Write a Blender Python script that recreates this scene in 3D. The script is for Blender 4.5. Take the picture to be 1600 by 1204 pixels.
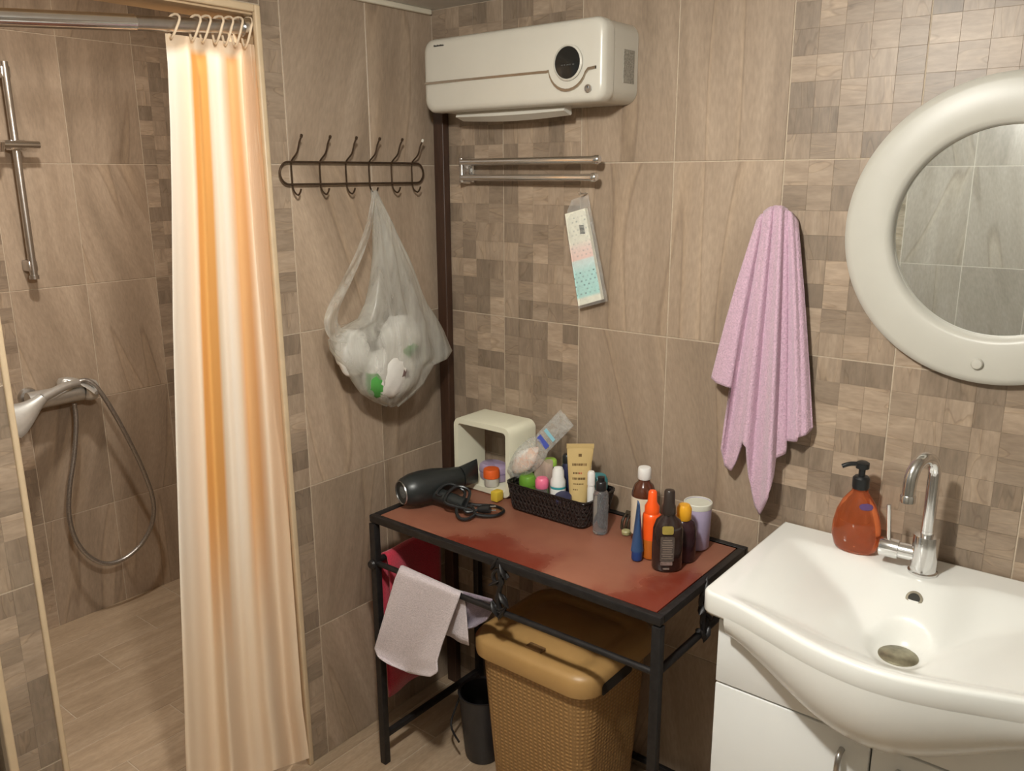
import bpy, bmesh, math, random
from mathutils import Vector, Matrix
from math import sin, cos, pi, radians
random.seed(7)
C = bpy.context.scene
COL = C.collection
for o in list(bpy.data.objects):
    bpy.data.objects.remove(o)

# ------------------------------------------------------------------ camera
CAM = Vector((1.67726, -1.7513, 1.5628))
F_PX, PITCH, ROLL, HEAD = 1311.5, 0.24454, -0.00516, 0.67688
fwd_h = Vector((-sin(HEAD), cos(HEAD), 0)); right0 = Vector((cos(HEAD), sin(HEAD), 0))
fwd = fwd_h*cos(PITCH) - Vector((0, 0, 1))*sin(PITCH)
up0 = Vector((0, 0, 1))*cos(PITCH) + fwd_h*sin(PITCH)
RX = right0*cos(ROLL) + up0*sin(ROLL)
UY = up0*cos(ROLL) - right0*sin(ROLL)
cam_d = bpy.data.cameras.new('camera'); cam = bpy.data.objects.new('camera', cam_d); COL.objects.link(cam)
cam_d.sensor_fit = 'HORIZONTAL'; cam_d.sensor_width = 36.0; cam_d.lens = F_PX/1600*36.0
cam_d.clip_start = 0.02
M = Matrix((RX, UY, -fwd)).transposed().to_4x4(); M.translation = CAM
cam.matrix_world = M
C.camera = cam

# ------------------------------------------------------------------ light and exposure
w = bpy.data.worlds.new('world'); C.world = w; w.use_nodes = True
w.node_tree.nodes['Background'].inputs[0].default_value = (0.9, 0.85, 0.8, 1)
w.node_tree.nodes['Background'].inputs[1].default_value = 0.03
LAMP = Vector((1.06, -1.18, 1.945))
ld = bpy.data.lights.new('bulb_light', 'AREA'); ld.shape = 'DISK'; ld.size = .11; ld.energy = 9; ld.color = (1.0, 0.985, 0.92)
lo = bpy.data.objects.new('bulb_light', ld); lo.location = LAMP; COL.objects.link(lo)
ld3 = bpy.data.lights.new('globe_light', 'POINT'); ld3.energy = 39; ld3.color = (1.0, 0.985, 0.92); ld3.shadow_soft_size = .04
lo3 = bpy.data.objects.new('globe_light', ld3); lo3.location = LAMP - Vector((0, 0, .035)); COL.objects.link(lo3)
SLAMP = Vector((-.42, -.80, 2.28))
ld2 = bpy.data.lights.new('shower_light', 'AREA'); ld2.shape = 'DISK'; ld2.size = .10; ld2.energy = 17; ld2.color = (1.0, 0.96, 0.88)
lo2 = bpy.data.objects.new('shower_light', ld2); lo2.location = SLAMP; COL.objects.link(lo2)
C.view_settings.view_transform = 'Standard'
C.view_settings.look = 'None'
C.view_settings.exposure = 0.05
C.view_settings.gamma = 1.0
C.view_settings.use_curve_mapping = False


def ray(u, v):
    return RX*(u-800) - UY*(v-602) + fwd*F_PX


def at(u, v, x=None, y=None, z=None):
    """a point of the photograph on a plane of the room"""
    d = ray(u, v)
    if x is not None: t = (x-CAM.x)/d.x
    elif y is not None: t = (y-CAM.y)/d.y
    else: t = (z-CAM.z)/d.z
    return CAM + d*t


def proj(p):
    d = Vector(p)-CAM; k = d.dot(fwd)
    return 800+F_PX*d.dot(RX)/k, 602-F_PX*d.dot(UY)/k


# ------------------------------------------------------------------ materials
def mat(name, color=(.8, .8, .8), rough=.5, metal=0., **kw):
    m = bpy.data.materials.new(name); m.use_nodes = True
    b = m.node_tree.nodes['Principled BSDF']
    b.inputs['Base Color'].default_value = (*color, 1); b.inputs['Roughness'].default_value = rough
    b.inputs['Metallic'].default_value = metal
    for k, v in kw.items():
        b.inputs[k.replace('_', ' ')].default_value = v
    return m


def nt(m):
    t = m.node_tree
    return t, t.nodes, t.links, t.nodes['Principled BSDF']


def ramp(N, stops, interp='LINEAR'):
    r = N.new('ShaderNodeValToRGB'); r.color_ramp.interpolation = interp
    while len(r.color_ramp.elements) < len(stops): r.color_ramp.elements.new(.5)
    for e, (p, c) in zip(r.color_ramp.elements, stops):
        e.position = p; e.color = (*c, 1) if len(c) == 3 else c
    return r


def noisy(m, scale=40., amount=.12, bump=.0, stretch=(1, 1, 1), bdist=.002, coord='Object'):
    """slight tone variation and fine relief of a material"""
    t, N, L, b = nt(m)
    tc = N.new('ShaderNodeTexCoord'); mp = N.new('ShaderNodeMapping'); mp.inputs['Scale'].default_value = stretch
    L.new(tc.outputs[coord], mp.inputs[0])
    n = N.new('ShaderNodeTexNoise'); n.inputs['Scale'].default_value = scale; n.inputs['Detail'].default_value = 4
    L.new(mp.outputs[0], n.inputs['Vector'])
    c = b.inputs['Base Color'].default_value[:3]
    r = ramp(N, [(.3, tuple(x*(1-amount) for x in c)), (.7, tuple(min(1, x*(1+amount)) for x in c))])
    L.new(n.outputs[0], r.inputs[0]); L.new(r.outputs[0], b.inputs['Base Color'])
    if bump:
        bp = N.new('ShaderNodeBump'); bp.inputs['Strength'].default_value = bump; bp.inputs['Distance'].default_value = bdist
        L.new(n.outputs[0], bp.inputs['Height']); L.new(bp.outputs[0], b.inputs['Normal'])
    return m


def stone(name, tones, scale_u, scale_v, rough=.42, swing=1.0, spin=False, veins=True, flat=False):
    """sandstone-look glazed tile: streaks that start anew on every tile"""
    m = mat(name, tones[1], rough)
    t, N, L, b = nt(m)
    geo = N.new('ShaderNodeTexCoord'); oi = N.new('ShaderNodeObjectInfo')
    at_ = N.new('ShaderNodeAttribute'); at_.attribute_name = 'rnd'
    add = N.new('ShaderNodeMath'); add.operation = 'ADD'; L.new(oi.outputs['Random'], add.inputs[0]); L.new(at_.outputs['Fac'], add.inputs[1])
    fr = N.new('ShaderNodeMath'); fr.operation = 'FRACT'; L.new(add.outputs[0], fr.inputs[0])
    wn = N.new('ShaderNodeTexWhiteNoise'); wn.noise_dimensions = '1D'; L.new(fr.outputs[0], wn.inputs['W'])
    geo_p = N.new('ShaderNodeNewGeometry')
    sep = N.new('ShaderNodeSeparateXYZ'); L.new(geo_p.outputs['Position'], sep.inputs[0])
    sub = N.new('ShaderNodeMath'); sub.operation = 'SUBTRACT'; L.new(sep.outputs[0], sub.inputs[0]); L.new(sep.outputs[1], sub.inputs[1])
    cmb = N.new('ShaderNodeCombineXYZ')
    if flat: L.new(sep.outputs[0], cmb.inputs[0]); L.new(sep.outputs[1], cmb.inputs[1])
    else: L.new(sub.outputs[0], cmb.inputs[0]); L.new(sep.outputs[2], cmb.inputs[1])
    sh = N.new('ShaderNodeVectorMath'); sh.operation = 'SCALE'; L.new(wn.outputs['Color'], sh.inputs[0]); sh.inputs['Scale'].default_value = 9.0
    ad = N.new('ShaderNodeVectorMath'); ad.operation = 'ADD'; L.new(cmb.outputs[0], ad.inputs[0]); L.new(sh.outputs[0], ad.inputs[1])
    rot = N.new('ShaderNodeVectorRotate'); rot.rotation_type = 'Z_AXIS'; L.new(ad.outputs[0], rot.inputs['Vector'])
    ang = N.new('ShaderNodeMath'); ang.operation = 'MULTIPLY_ADD'; L.new(wn.outputs['Value'], ang.inputs[0])
    ang.inputs[1].default_value = 6.0 if spin else .7*swing; ang.inputs[2].default_value = 0 if spin else -.35*swing
    if spin:
        sn = N.new('ShaderNodeMath'); sn.operation = 'SNAP'; L.new(ang.outputs[0], sn.inputs[0]); sn.inputs[1].default_value = pi/2
        L.new(sn.outputs[0], rot.inputs['Angle'])
    else:
        L.new(ang.outputs[0], rot.inputs['Angle'])
    mp = N.new('ShaderNodeMapping'); mp.inputs['Scale'].default_value = (scale_u, scale_v, 1); L.new(rot.outputs[0], mp.inputs[0])
    n = N.new('ShaderNodeTexNoise'); n.inputs['Scale'].default_value = 1; n.inputs['Detail'].default_value = 3; n.inputs['Distortion'].default_value = .15 if spin else .6
    L.new(mp.outputs[0], n.inputs['Vector'])
    r = ramp(N, [(.30, tones[0]), (.5, tones[1]), (.72, tones[2])]); L.new(n.outputs[0], r.inputs[0])
    # per piece tone
    rv = ramp(N, [(0, (tones[3],)*3), (1, (tones[4],)*3)]); L.new(wn.outputs['Value'], rv.inputs[0])
    mul = N.new('ShaderNodeMix'); mul.data_type = 'RGBA'; mul.blend_type = 'MULTIPLY'; mul.inputs[0].default_value = 1
    L.new(r.outputs[0], mul.inputs[6]); L.new(rv.outputs[0], mul.inputs[7])
    out = mul.outputs[2]
    # fine grain
    g = N.new('ShaderNodeTexNoise'); g.inputs['Scale'].default_value = 1; g.inputs['Detail'].default_value = 6
    mg = N.new('ShaderNodeMapping'); mg.inputs['Scale'].default_value = (190, 45, 1); L.new(rot.outputs[0], mg.inputs[0]); L.new(mg.outputs[0], g.inputs['Vector'])
    rg = ramp(N, [(.25, (.84, .84, .84)), (.75, (1.1, 1.1, 1.1))]); L.new(g.outputs[0], rg.inputs[0])
    m2 = N.new('ShaderNodeMix'); m2.data_type = 'RGBA'; m2.blend_type = 'MULTIPLY'; m2.inputs[0].default_value = 1
    L.new(out, m2.inputs[6]); L.new(rg.outputs[0], m2.inputs[7]); out = m2.outputs[2]
    if veins:
        v = N.new('ShaderNodeTexNoise'); v.inputs['Scale'].default_value = 1; v.inputs['Detail'].default_value = 1; v.inputs['Distortion'].default_value = .3
        mv = N.new('ShaderNodeMapping'); mv.inputs['Scale'].default_value = (scale_u*.6, scale_v*.6, 1); mv.inputs['Location'].default_value = (3, 1, 5)
        L.new(rot.outputs[0], mv.inputs[0]); L.new(mv.outputs[0], v.inputs['Vector'])
        rr = ramp(N, [(.56, (1, 1, 1)), (.572, (.74, .71, .68)), (.59, (1.12, 1.1, 1.06)), (.64, (1, 1, 1))]); L.new(v.outputs[0], rr.inputs[0])
        m3 = N.new('ShaderNodeMix'); m3.data_type = 'RGBA'; m3.blend_type = 'MULTIPLY'; m3.inputs[0].default_value = .8
        L.new(out, m3.inputs[6]); L.new(rr.outputs[0], m3.inputs[7]); out = m3.outputs[2]
    L.new(out, b.inputs['Base Color'])
    bp = N.new('ShaderNodeBump'); bp.inputs['Strength'].default_value = .25; bp.inputs['Distance'].default_value = .0006
    L.new(g.outputs[0], bp.inputs['Height']); L.new(bp.outputs[0], b.inputs['Normal'])
    return m


TILE = stone('plain_stone_tile', [(.285, .212, .150), (.360, .270, .194), (.425, .325, .238), .86, 1.1], 12, 1.5)
CELL = stone('mosaic_stone', [(.270, .200, .142), (.322, .242, .174), (.375, .286, .208), 0.66, 1.22], 45, 9, spin=True)
TILE_PALE = stone('pale_stone_tile', [(.25, .235, .20), (.305, .29, .25), (.36, .345, .305), .9, 1.08], 9, 1.2, rough=.3)
CELL_PALE = stone('pale_mosaic_stone', [(.20, .175, .13), (.29, .26, .20), (.36, .33, .27), .75, 1.15], 45, 9, spin=True)
PLANK = stone('wood_look_plank', [(.34, .245, .160), (.40, .292, .194), (.45, .337, .232), .92, 1.06], 30, 3, rough=.38, swing=.1, veins=False, flat=True)
GROUT = noisy(mat('grout', (.50, .41, .31), .9), 120, .1)
GROUT_P = noisy(mat('pale_grout', (.52, .50, .44), .9), 120, .05)
BACKER = noisy(mat('mosaic_backer', (.30, .23, .165), .8), 120, .1)
PAINT = noisy(mat('ceiling_paint', (.62, .59, .54), .6), 12, .04)
TRIMM = noisy(mat('beige_trim', (.60, .46, .30), .4), 30, .05)
DARKTRIM = noisy(mat('dark_brown_trim', (.045, .020, .011), .45), 20, .2, stretch=(6, 6, 1))
CHROME = noisy(mat('chrome', (.78, .78, .78), .16, 1.), 60, .04)
CHROME_D = noisy(mat('dull_chrome', (.55, .54, .53), .28, 1.), 60, .06)
CERAMIC = noisy(mat('white_ceramic', (.82, .82, .78), .20, Coat_Weight=.15, Coat_Roughness=.1), 8, .015)
CABW = noisy(mat('white_lacquer', (.80, .805, .785), .32), 8, .015)
CREAM = noisy(mat('cream_plastic', (.53, .51, .45), .38), 15, .02)
HEATW = noisy(mat('heater_plastic', (.56, .53, .46), .28), 15, .015)
BLACKIRON = noisy(mat('black_iron', (.018, .016, .016), .45, .3), 60, .3, .2)
BLACKPL = noisy(mat('black_plastic', (.012, .013, .014), .33), 40, .2)
WIRE = noisy(mat('brown_wire', (.085, .055, .035), .35, .7), 60, .2)


def mat_top():
    m = mat('red_brown_tabletop', (.30, .105, .06), .38)
    t, N, L, b = nt(m)
    tc = N.new('ShaderNodeNewGeometry')
    n = N.new('ShaderNodeTexNoise'); n.inputs['Scale'].default_value = 9; n.inputs['Detail'].default_value = 5
    L.new(tc.outputs['Position'], n.inputs['Vector'])
    fac = None
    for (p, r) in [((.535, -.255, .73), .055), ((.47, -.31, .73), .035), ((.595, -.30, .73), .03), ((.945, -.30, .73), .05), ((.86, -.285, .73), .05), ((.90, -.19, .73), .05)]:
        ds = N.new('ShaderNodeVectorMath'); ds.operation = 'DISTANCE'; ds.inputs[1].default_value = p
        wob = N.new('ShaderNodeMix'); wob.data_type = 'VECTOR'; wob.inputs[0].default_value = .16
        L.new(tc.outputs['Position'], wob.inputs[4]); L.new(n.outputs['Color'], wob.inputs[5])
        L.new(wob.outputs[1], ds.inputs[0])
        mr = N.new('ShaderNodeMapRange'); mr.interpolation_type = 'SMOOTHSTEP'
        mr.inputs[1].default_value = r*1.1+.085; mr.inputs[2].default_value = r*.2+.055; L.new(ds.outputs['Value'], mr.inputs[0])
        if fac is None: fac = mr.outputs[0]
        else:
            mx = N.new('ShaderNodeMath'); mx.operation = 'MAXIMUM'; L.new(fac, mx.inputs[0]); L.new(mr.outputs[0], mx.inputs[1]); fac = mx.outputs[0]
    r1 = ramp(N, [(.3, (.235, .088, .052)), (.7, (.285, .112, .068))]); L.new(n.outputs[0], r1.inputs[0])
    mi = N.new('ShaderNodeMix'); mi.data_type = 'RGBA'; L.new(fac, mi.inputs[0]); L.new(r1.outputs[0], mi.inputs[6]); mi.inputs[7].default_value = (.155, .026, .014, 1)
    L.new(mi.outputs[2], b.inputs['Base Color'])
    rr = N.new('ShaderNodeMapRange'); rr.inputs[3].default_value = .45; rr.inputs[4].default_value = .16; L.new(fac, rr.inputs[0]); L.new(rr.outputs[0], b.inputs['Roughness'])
    return m


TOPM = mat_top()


def mat_weave(name, c, su=110, sv=110, depth=.0035, rough=.5, lo_=.62):
    """interlaced strips: over-under relief on a wall given in its UV map (metres)"""
    m = mat(name, c, rough); t, N, L, b = nt(m)
    uv = N.new('ShaderNodeUVMap'); uv.uv_map = 'UVMap'
    ck = []
    for (dirn, off) in ((0, 0), (1, 0)):
        wv = N.new('ShaderNodeTexWave'); wv.wave_type = 'BANDS'; wv.bands_direction = 'X' if dirn == 0 else 'Y'
        mp = N.new('ShaderNodeMapping'); mp.inputs['Scale'].default_value = (su/20*pi/3.14, sv/20*pi/3.14, 1)
        L.new(uv.outputs[0], mp.inputs[0]); wv.inputs['Scale'].default_value = 1; L.new(mp.outputs[0], wv.inputs['Vector']); ck.append(wv)
    mul = N.new('ShaderNodeMath'); mul.operation = 'MULTIPLY'; L.new(ck[0].outputs['Fac'], mul.inputs[0]); L.new(ck[1].outputs['Fac'], mul.inputs[1])
    r = ramp(N, [(0, tuple(x*lo_ for x in c)), (.5, c), (1, tuple(min(1, x*1.2) for x in c))]); L.new(mul.outputs[0], r.inputs[0])
    L.new(r.outputs[0], b.inputs['Base Color'])
    bp = N.new('ShaderNodeBump'); bp.inputs['Strength'].default_value = .8; bp.inputs['Distance'].default_value = depth
    L.new(mul.outputs[0], bp.inputs['Height']); L.new(bp.outputs[0], b.inputs['Normal'])
    return m


HAMPER = mat_weave('tan_woven_plastic', (.375, .212, .078), 480, 600, depth=.002, lo_=.75)
HAMPER_S = noisy(mat('tan_smooth_plastic', (.40, .235, .085), .42), 10, .06)
BASKET = mat_weave('black_woven_plastic', (.022, .016, .015), 520, 620, rough=.3, lo_=.35)


def terry(name, c, scale=420, bump=.9, dist=.003):
    m = noisy(mat(name, c, .95, Sheen_Weight=.35), scale, .16, bump, bdist=dist)
    return m


LILAC = terry('lilac_terry', (.60, .40, .505), 260)
PALECLOTH = terry('pale_lilac_cloth', (.60, .525, .545), 300, .5)
DIMCLOTH = terry('dim_lilac_cloth', (.22, .17, .22), 300, .5)
REDCLOTH = terry('crimson_cloth', (.50, .025, .055), 300, .5)


def mat_curtain():
    m = mat('striped_curtain', (.8, .7, .55), .8); t, N, L, b = nt(m)
    uv = N.new('ShaderNodeUVMap'); uv.uv_map = 'UVMap'
    sp = N.new('ShaderNodeSeparateXYZ'); L.new(uv.outputs[0], sp.inputs[0])
    base = (.91, .77, .61); pale = (.94, .86, .75); o1 = (.90, .47, .14); o2 = (.89, .50, .22)
    r = ramp(N, [(0, pale), (.22, base), (.262, base), (.285, o1), (.43, o1), (.46, base), (.56, pale), (.63, base), (.68, o2), (.77, o2), (.84, base), (1, (.84, .60, .38))])
    L.new(sp.outputs[0], r.inputs[0]); 
    r2 = ramp(N, [(0, (.92, .75, .56)), (1, (.92, .74, .55))]); L.new(sp.outputs[0], r2.inputs[0])
    fade = N.new('ShaderNodeMapRange'); fade.interpolation_type = 'SMOOTHSTEP'; fade.inputs[1].default_value = .12; fade.inputs[2].default_value = .42
    L.new(sp.outputs[1], fade.inputs[0])
    hem = N.new('ShaderNodeMapRange'); hem.inputs[1].default_value = .975; hem.inputs[2].default_value = .985; hem.inputs[3].default_value = 1; hem.inputs[4].default_value = 0
    L.new(sp.outputs[1], hem.inputs[0])
    mm = N.new('ShaderNodeMath'); mm.operation = 'MULTIPLY'; L.new(fade.outputs[0], mm.inputs[0]); L.new(hem.outputs[0], mm.inputs[1])
    mi = N.new('ShaderNodeMix'); mi.data_type = 'RGBA'; L.new(mm.outputs[0], mi.inputs[0]); L.new(r2.outputs[0], mi.inputs[6]); L.new(r.outputs[0], mi.inputs[7])
    L.new(mi.outputs[2], b.inputs['Base Color'])
    n = N.new('ShaderNodeTexNoise'); n.inputs['Scale'].default_value = 500
    bp = N.new('ShaderNodeBump'); bp.inputs['Strength'].default_value = .15; bp.inputs['Distance'].default_value = .001
    L.new(n.outputs[0], bp.inputs['Height']); L.new(bp.outputs[0], b.inputs['Normal'])
    tr = N.new('ShaderNodeBsdfTranslucent'); L.new(mi.outputs[2], tr.inputs[0])
    ms = N.new('ShaderNodeMixShader'); ms.inputs[0].default_value = .25
    out = N['Material Output']; L.new(b.outputs[0], ms.inputs[1]); L.new(tr.outputs[0], ms.inputs[2]); L.new(ms.outputs[0], out.inputs[0])
    return m


CURTAIN = mat_curtain()


def film(name, c=(.9, .9, .9), haze=.35, rough=.2, streak=True, scale=(30, 30, 4)):
    """thin plastic film: part clear, part milky, with a gloss"""
    m = mat(name, c, rough); t, N, L, b = nt(m)
    tr = N.new('ShaderNodeBsdfTransparent'); tr.inputs[0].default_value = (.97, .97, .97, 1)
    tl = N.new('ShaderNodeBsdfTranslucent'); tl.inputs[0].default_value = (*c, 1)
    a = N.new('ShaderNodeMixShader'); a.inputs[0].default_value = .4; L.new(b.outputs[0], a.inputs[1]); L.new(tl.outputs[0], a.inputs[2])
    ms = N.new('ShaderNodeMixShader'); L.new(tr.outputs[0], ms.inputs[1]); L.new(a.outputs[0], ms.inputs[2])
    if streak:
        tc = N.new('ShaderNodeTexCoord'); mp = N.new('ShaderNodeMapping'); mp.inputs['Scale'].default_value = scale; L.new(tc.outputs['Object'], mp.inputs[0])
        n = N.new('ShaderNodeTexNoise'); n.inputs['Scale'].default_value = 1; n.inputs['Detail'].default_value = 4; n.inputs['Distortion'].default_value = 1; L.new(mp.outputs[0], n.inputs['Vector'])
        r = N.new('ShaderNodeMapRange'); r.inputs[1].default_value = .3; r.inputs[2].default_value = .75; r.inputs[3].default_value = haze*.55; r.inputs[4].default_value = min(1, haze*1.7)
        L.new(n.outputs[0], r.inputs[0])
        lw = N.new('ShaderNodeLayerWeight'); lw.inputs[0].default_value = .35
        ad = N.new('ShaderNodeMath'); ad.operation = 'MULTIPLY_ADD'; ad.use_clamp = True; L.new(lw.outputs['Facing'], ad.inputs[0]); ad.inputs[1].default_value = haze*.8; L.new(r.outputs[0], ad.inputs[2])
        L.new(ad.outputs[0], ms.inputs[0])
        bp = N.new('ShaderNodeBump'); bp.inputs['Strength'].default_value = .5; bp.inputs['Distance'].default_value = .004; L.new(n.outputs[0], bp.inputs['Height']); L.new(bp.outputs[0], b.inputs['Normal'])
    else:
        ms.inputs[0].default_value = haze
    L.new(ms.outputs[0], N['Material Output'].inputs[0])
    return m


BAGFILM = film('milky_bag_film', (.70, .69, .63), .36, .25)
CLEARFILM = film('clear_film', (.85, .87, .86), .16, .12, scale=(60, 60, 60))
WHITEPACK = noisy(mat('white_packet', (.66, .64, .60), .5), 18, .06, .3, bdist=.006)
GREENP = noisy(mat('green_print', (.07, .30, .06), .45), 30, .15)


def glassy(name, c, rough=.05, trans=.9):
    return noisy(mat(name, c, rough, Transmission_Weight=trans, IOR=1.4), 20, .03)


# ------------------------------------------------------------------ mesh helpers
def bx(bm, lo, hi, bev=0., seg=2):
    r = bmesh.ops.create_cube(bm, size=1)
    vs = r['verts']
    for v in vs:
        v.co = Vector(((lo[0]+hi[0])/2 + v.co.x*(hi[0]-lo[0]), (lo[1]+hi[1])/2 + v.co.y*(hi[1]-lo[1]), (lo[2]+hi[2])/2 + v.co.z*(hi[2]-lo[2])))
    if bev:
        es = list({e for v in vs for e in v.link_edges})
        bmesh.ops.bevel(bm, geom=es, offset=bev, segments=seg, affect='EDGES', profile=.5)


def grid(bm, rows, close_u=False, close_v=False):
    vs = [[bm.verts.new(p) for p in r] for r in rows]
    nr, nc = len(vs), len(vs[0])
    fs = []
    for i in range(nr if close_v else nr-1):
        for j in range(nc if close_u else nc-1):
            a, b_, c, d = vs[i][j], vs[i][(j+1) % nc], vs[(i+1) % nr][(j+1) % nc], vs[(i+1) % nr][j]
            try: fs.append(bm.faces.new((a, b_, c, d)))
            except ValueError: pass
    return vs, fs


def frame(d):
    d = d.normalized(); a = Vector((0, 0, 1)) if abs(d.z) < .9 else Vector((1, 0, 0))
    u = d.cross(a).normalized(); return u, d.cross(u).normalized()


def lathe(bm, prof, origin=(0, 0, 0), axis=(0, 0, 1), n=24, sx=1., sy=1., caps=True, uax=None):
    """prof: (radius, height) pairs along the axis; sx, sy flatten the section"""
    o = Vector(origin); d = Vector(axis).normalized()
    if uax is not None:
        u = (Vector(uax) - d*Vector(uax).dot(d)).normalized(); v = d.cross(u)
    elif abs(d.z) > .99: u, v = Vector((1, 0, 0)), Vector((0, 1, 0))
    else: u, v = frame(d)
    rows = [[o + d*h + u*(r*sx*cos(2*pi*k/n)) + v*(r*sy*sin(2*pi*k/n)) for k in range(n)] for r, h in prof]
    vs, _ = grid(bm, rows, close_u=True)
    if caps:
        for ring in (vs[0], vs[-1]):
            try: bm.faces.new(ring)
            except ValueError: pass


def smooth_path(pts, k=6):
    P = [Vector(p) for p in pts]; out = []
    for i in range(len(P)-1):
        p0 = P[max(0, i-1)]; p1 = P[i]; p2 = P[i+1]; p3 = P[min(len(P)-1, i+2)]
        for s in range(k):
            t = s/k
            out.append(.5*((2*p1)+(p2-p0)*t+(2*p0-5*p1+4*p2-p3)*t*t+(3*p1-p0-3*p2+p3)*t**3))
    out.append(P[-1]); return out


def tube(bm, pts, r, n=8, smooth=0, closed=False):
    P = smooth_path(pts, smooth) if smooth else [Vector(p) for p in pts]
    R = r if callable(r) else (lambda t: r)
    rows = []; u = None
    m = len(P)
    for i, p in enumerate(P):
        if closed: d = P[(i+1) % m]-P[i-1]
        else: d = P[min(i+1, m-1)]-P[max(i-1, 0)]
        d.normalize()
        if u is None: u = frame(d)[0]
        u = (u - d*u.dot(d)).normalized(); v = d.cross(u)
        rr = R(i/(m-1))
        rows.append([p + (u*cos(2*pi*k/n)+v*sin(2*pi*k/n))*rr for k in range(n)])
    vs, _ = grid(bm, rows, close_u=True, close_v=closed)
    if not closed:
        for ring in (vs[0], vs[-1]):
            try: bm.faces.new(ring)
            except ValueError: pass


def obj(name, bm, m=None, parent=None, smooth=True, sharp=40, uv=None):
    bmesh.ops.remove_doubles(bm, verts=bm.verts, dist=1e-6)
    bmesh.ops.recalc_face_normals(bm, faces=bm.faces)
    me = bpy.data.meshes.new(name); bm.to_mesh(me); bm.free()
    o = bpy.data.objects.new(name, me); COL.objects.link(o)
    if m: me.materials.append(m)
    if smooth:
        me.polygons.foreach_set('use_smooth', [True]*len(me.polygons))
        try: me.set_sharp_from_angle(angle=radians(sharp))
        except Exception: pass
    if parent:
        o.parent = parent
        o.matrix_parent_inverse = Matrix.Translation(-parent.location)
    return o


def B(): return bmesh.new()


def tag(o, label, cat, group=None):
    o['label'] = label; o['category'] = cat
    if group: o['group'] = group
    return o


def thing(name, label, cat, loc, group=None):
    o = bpy.data.objects.new(name, None); COL.objects.link(o); o.location = loc; o.empty_display_size = .02
    return tag(o, label, cat, group)


def struct(o): o['kind'] = 'structure'; return o


def boxobj(name, lo, hi, m, parent=None, bev=0., seg=2):
    b = B(); bx(b, lo, hi, bev, seg); return obj(name, b, m, parent)


# ------------------------------------------------------------------ the room shell
ZR = [0.0, .3917, .7917, 1.1917, 1.5917, 1.9917]      # tile courses
CEIL = 1.9917


def slab(name, lo, hi, m=GROUT):
    return struct(boxobj(name, lo, hi, m))


wall_right = slab('wall_right', (-.0, .0014, 0), (2.35, .09, CEIL+.05))
wall_east = slab('wall_side', (2.3514, -2.3, 0), (2.42, .09, CEIL+.05))
wall_back = slab('wall_back', (-.4, -2.28, 0), (2.35, -2.1514, CEIL+.05), GROUT_P)
b = B()
bx(b, (-.118, -.545, 0), (-.0014, .09, 2.2)); bx(b, (-.118, -1.157, 1.915), (-.0014, -.545, 2.2)); bx(b, (-.118, -1.255, 0), (-.0014, -1.157, 2.2))
wall_left = struct(obj('wall_left', b, GROUT, smooth=False))
wall_sb = slab('wall_shower_back', (-1.42, -1.42, -.02), (-1.3064, .2, 2.35))
wall_sr = slab('wall_shower_right', (-1.309, .1064, -.02), (-.118, .2, 2.35))
wall_sl = slab('wall_shower_left', (-1.309, -1.42, -.02), (-.118, -1.3014, 2.35))
ceiling = struct(boxobj('ceiling', (-.0, -2.3, CEIL), (2.42, .09, CEIL+.06), PAINT))
ceiling_s = struct(boxobj('ceiling_shower', (-1.42, -1.42, 2.35), (-.0, .2, 2.41), PAINT))
floor = struct(boxobj('floor', (-1.42, -2.3, -.08), (2.42, .2, -.0013), GROUT))

# tiles ------------------------------------------------------------
_cache = {}


def tile_mesh(w_, h_, th=.004, ch=.0008):
    key = (round(w_, 4), round(h_, 4), th)
    if key in _cache: return _cache[key]
    b = B()
    a, c = w_/2, h_/2
    top = [(-a+ch, -c+ch, 0), (a-ch, -c+ch, 0), (a-ch, c-ch, 0), (-a+ch, c-ch, 0)]
    mid = [(-a, -c, -ch), (a, -c, -ch), (a, c, -ch), (-a, c, -ch)]
    bot = [(-a, -c, -th), (a, -c, -th), (a, c, -th), (-a, c, -th)]
    vs, _ = grid(b, [bot, mid, top], close_u=True); b.faces.new(vs[2])
    bmesh.ops.recalc_face_normals(b, faces=b.faces)
    me = bpy.data.meshes.new('tile'); b.to_mesh(me); b.free(); _cache[key] = me
    return me


class WallF:
    """u runs along the wall, v up, n into the room"""
    def __init__(s, parent, origin, u, n, v=(0, 0, 1)):
        s.p, s.o, s.u, s.n, s.v = parent, Vector(origin), Vector(u), Vector(n), Vector(v)

    def mw(s, u, v):
        m = Matrix((s.u, s.v, s.n)).transposed().to_4x4()
        if m.determinant() < 0: m = Matrix((-s.u, s.v, s.n)).transposed().to_4x4()
        m.translation = s.o + s.u*u + s.v*v; return m


def place(me, name, m, mw, parent):
    o = bpy.data.objects.new(name, me)
    if not me.materials: me.materials.append(None)
    COL.objects.link(o); o.material_slots[0].link = 'OBJECT'; o.material_slots[0].material = m
    o.parent = parent; o.matrix_parent_inverse = parent.matrix_world.inverted() if parent.parent else Matrix.Identity(4)
    o.matrix_basis = mw
    return o


GAP = .0026
RND = random.Random(3)


def plain(F, u0, u1, v0, v1, m=TILE, name='tile'):
    return place(tile_mesh(u1-u0-GAP, v1-v0-GAP), name, m, F.mw((u0+u1)/2, (v0+v1)/2), F.p)


HIDE = [(655, 25, 970, 180), (1330, 130, 1600, 590), (0, 1210, 1600, 9999), (1120, 830, 1600, 1204), (1150, 330, 1255, 700), (740, 860, 1110, 1204)]


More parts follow.
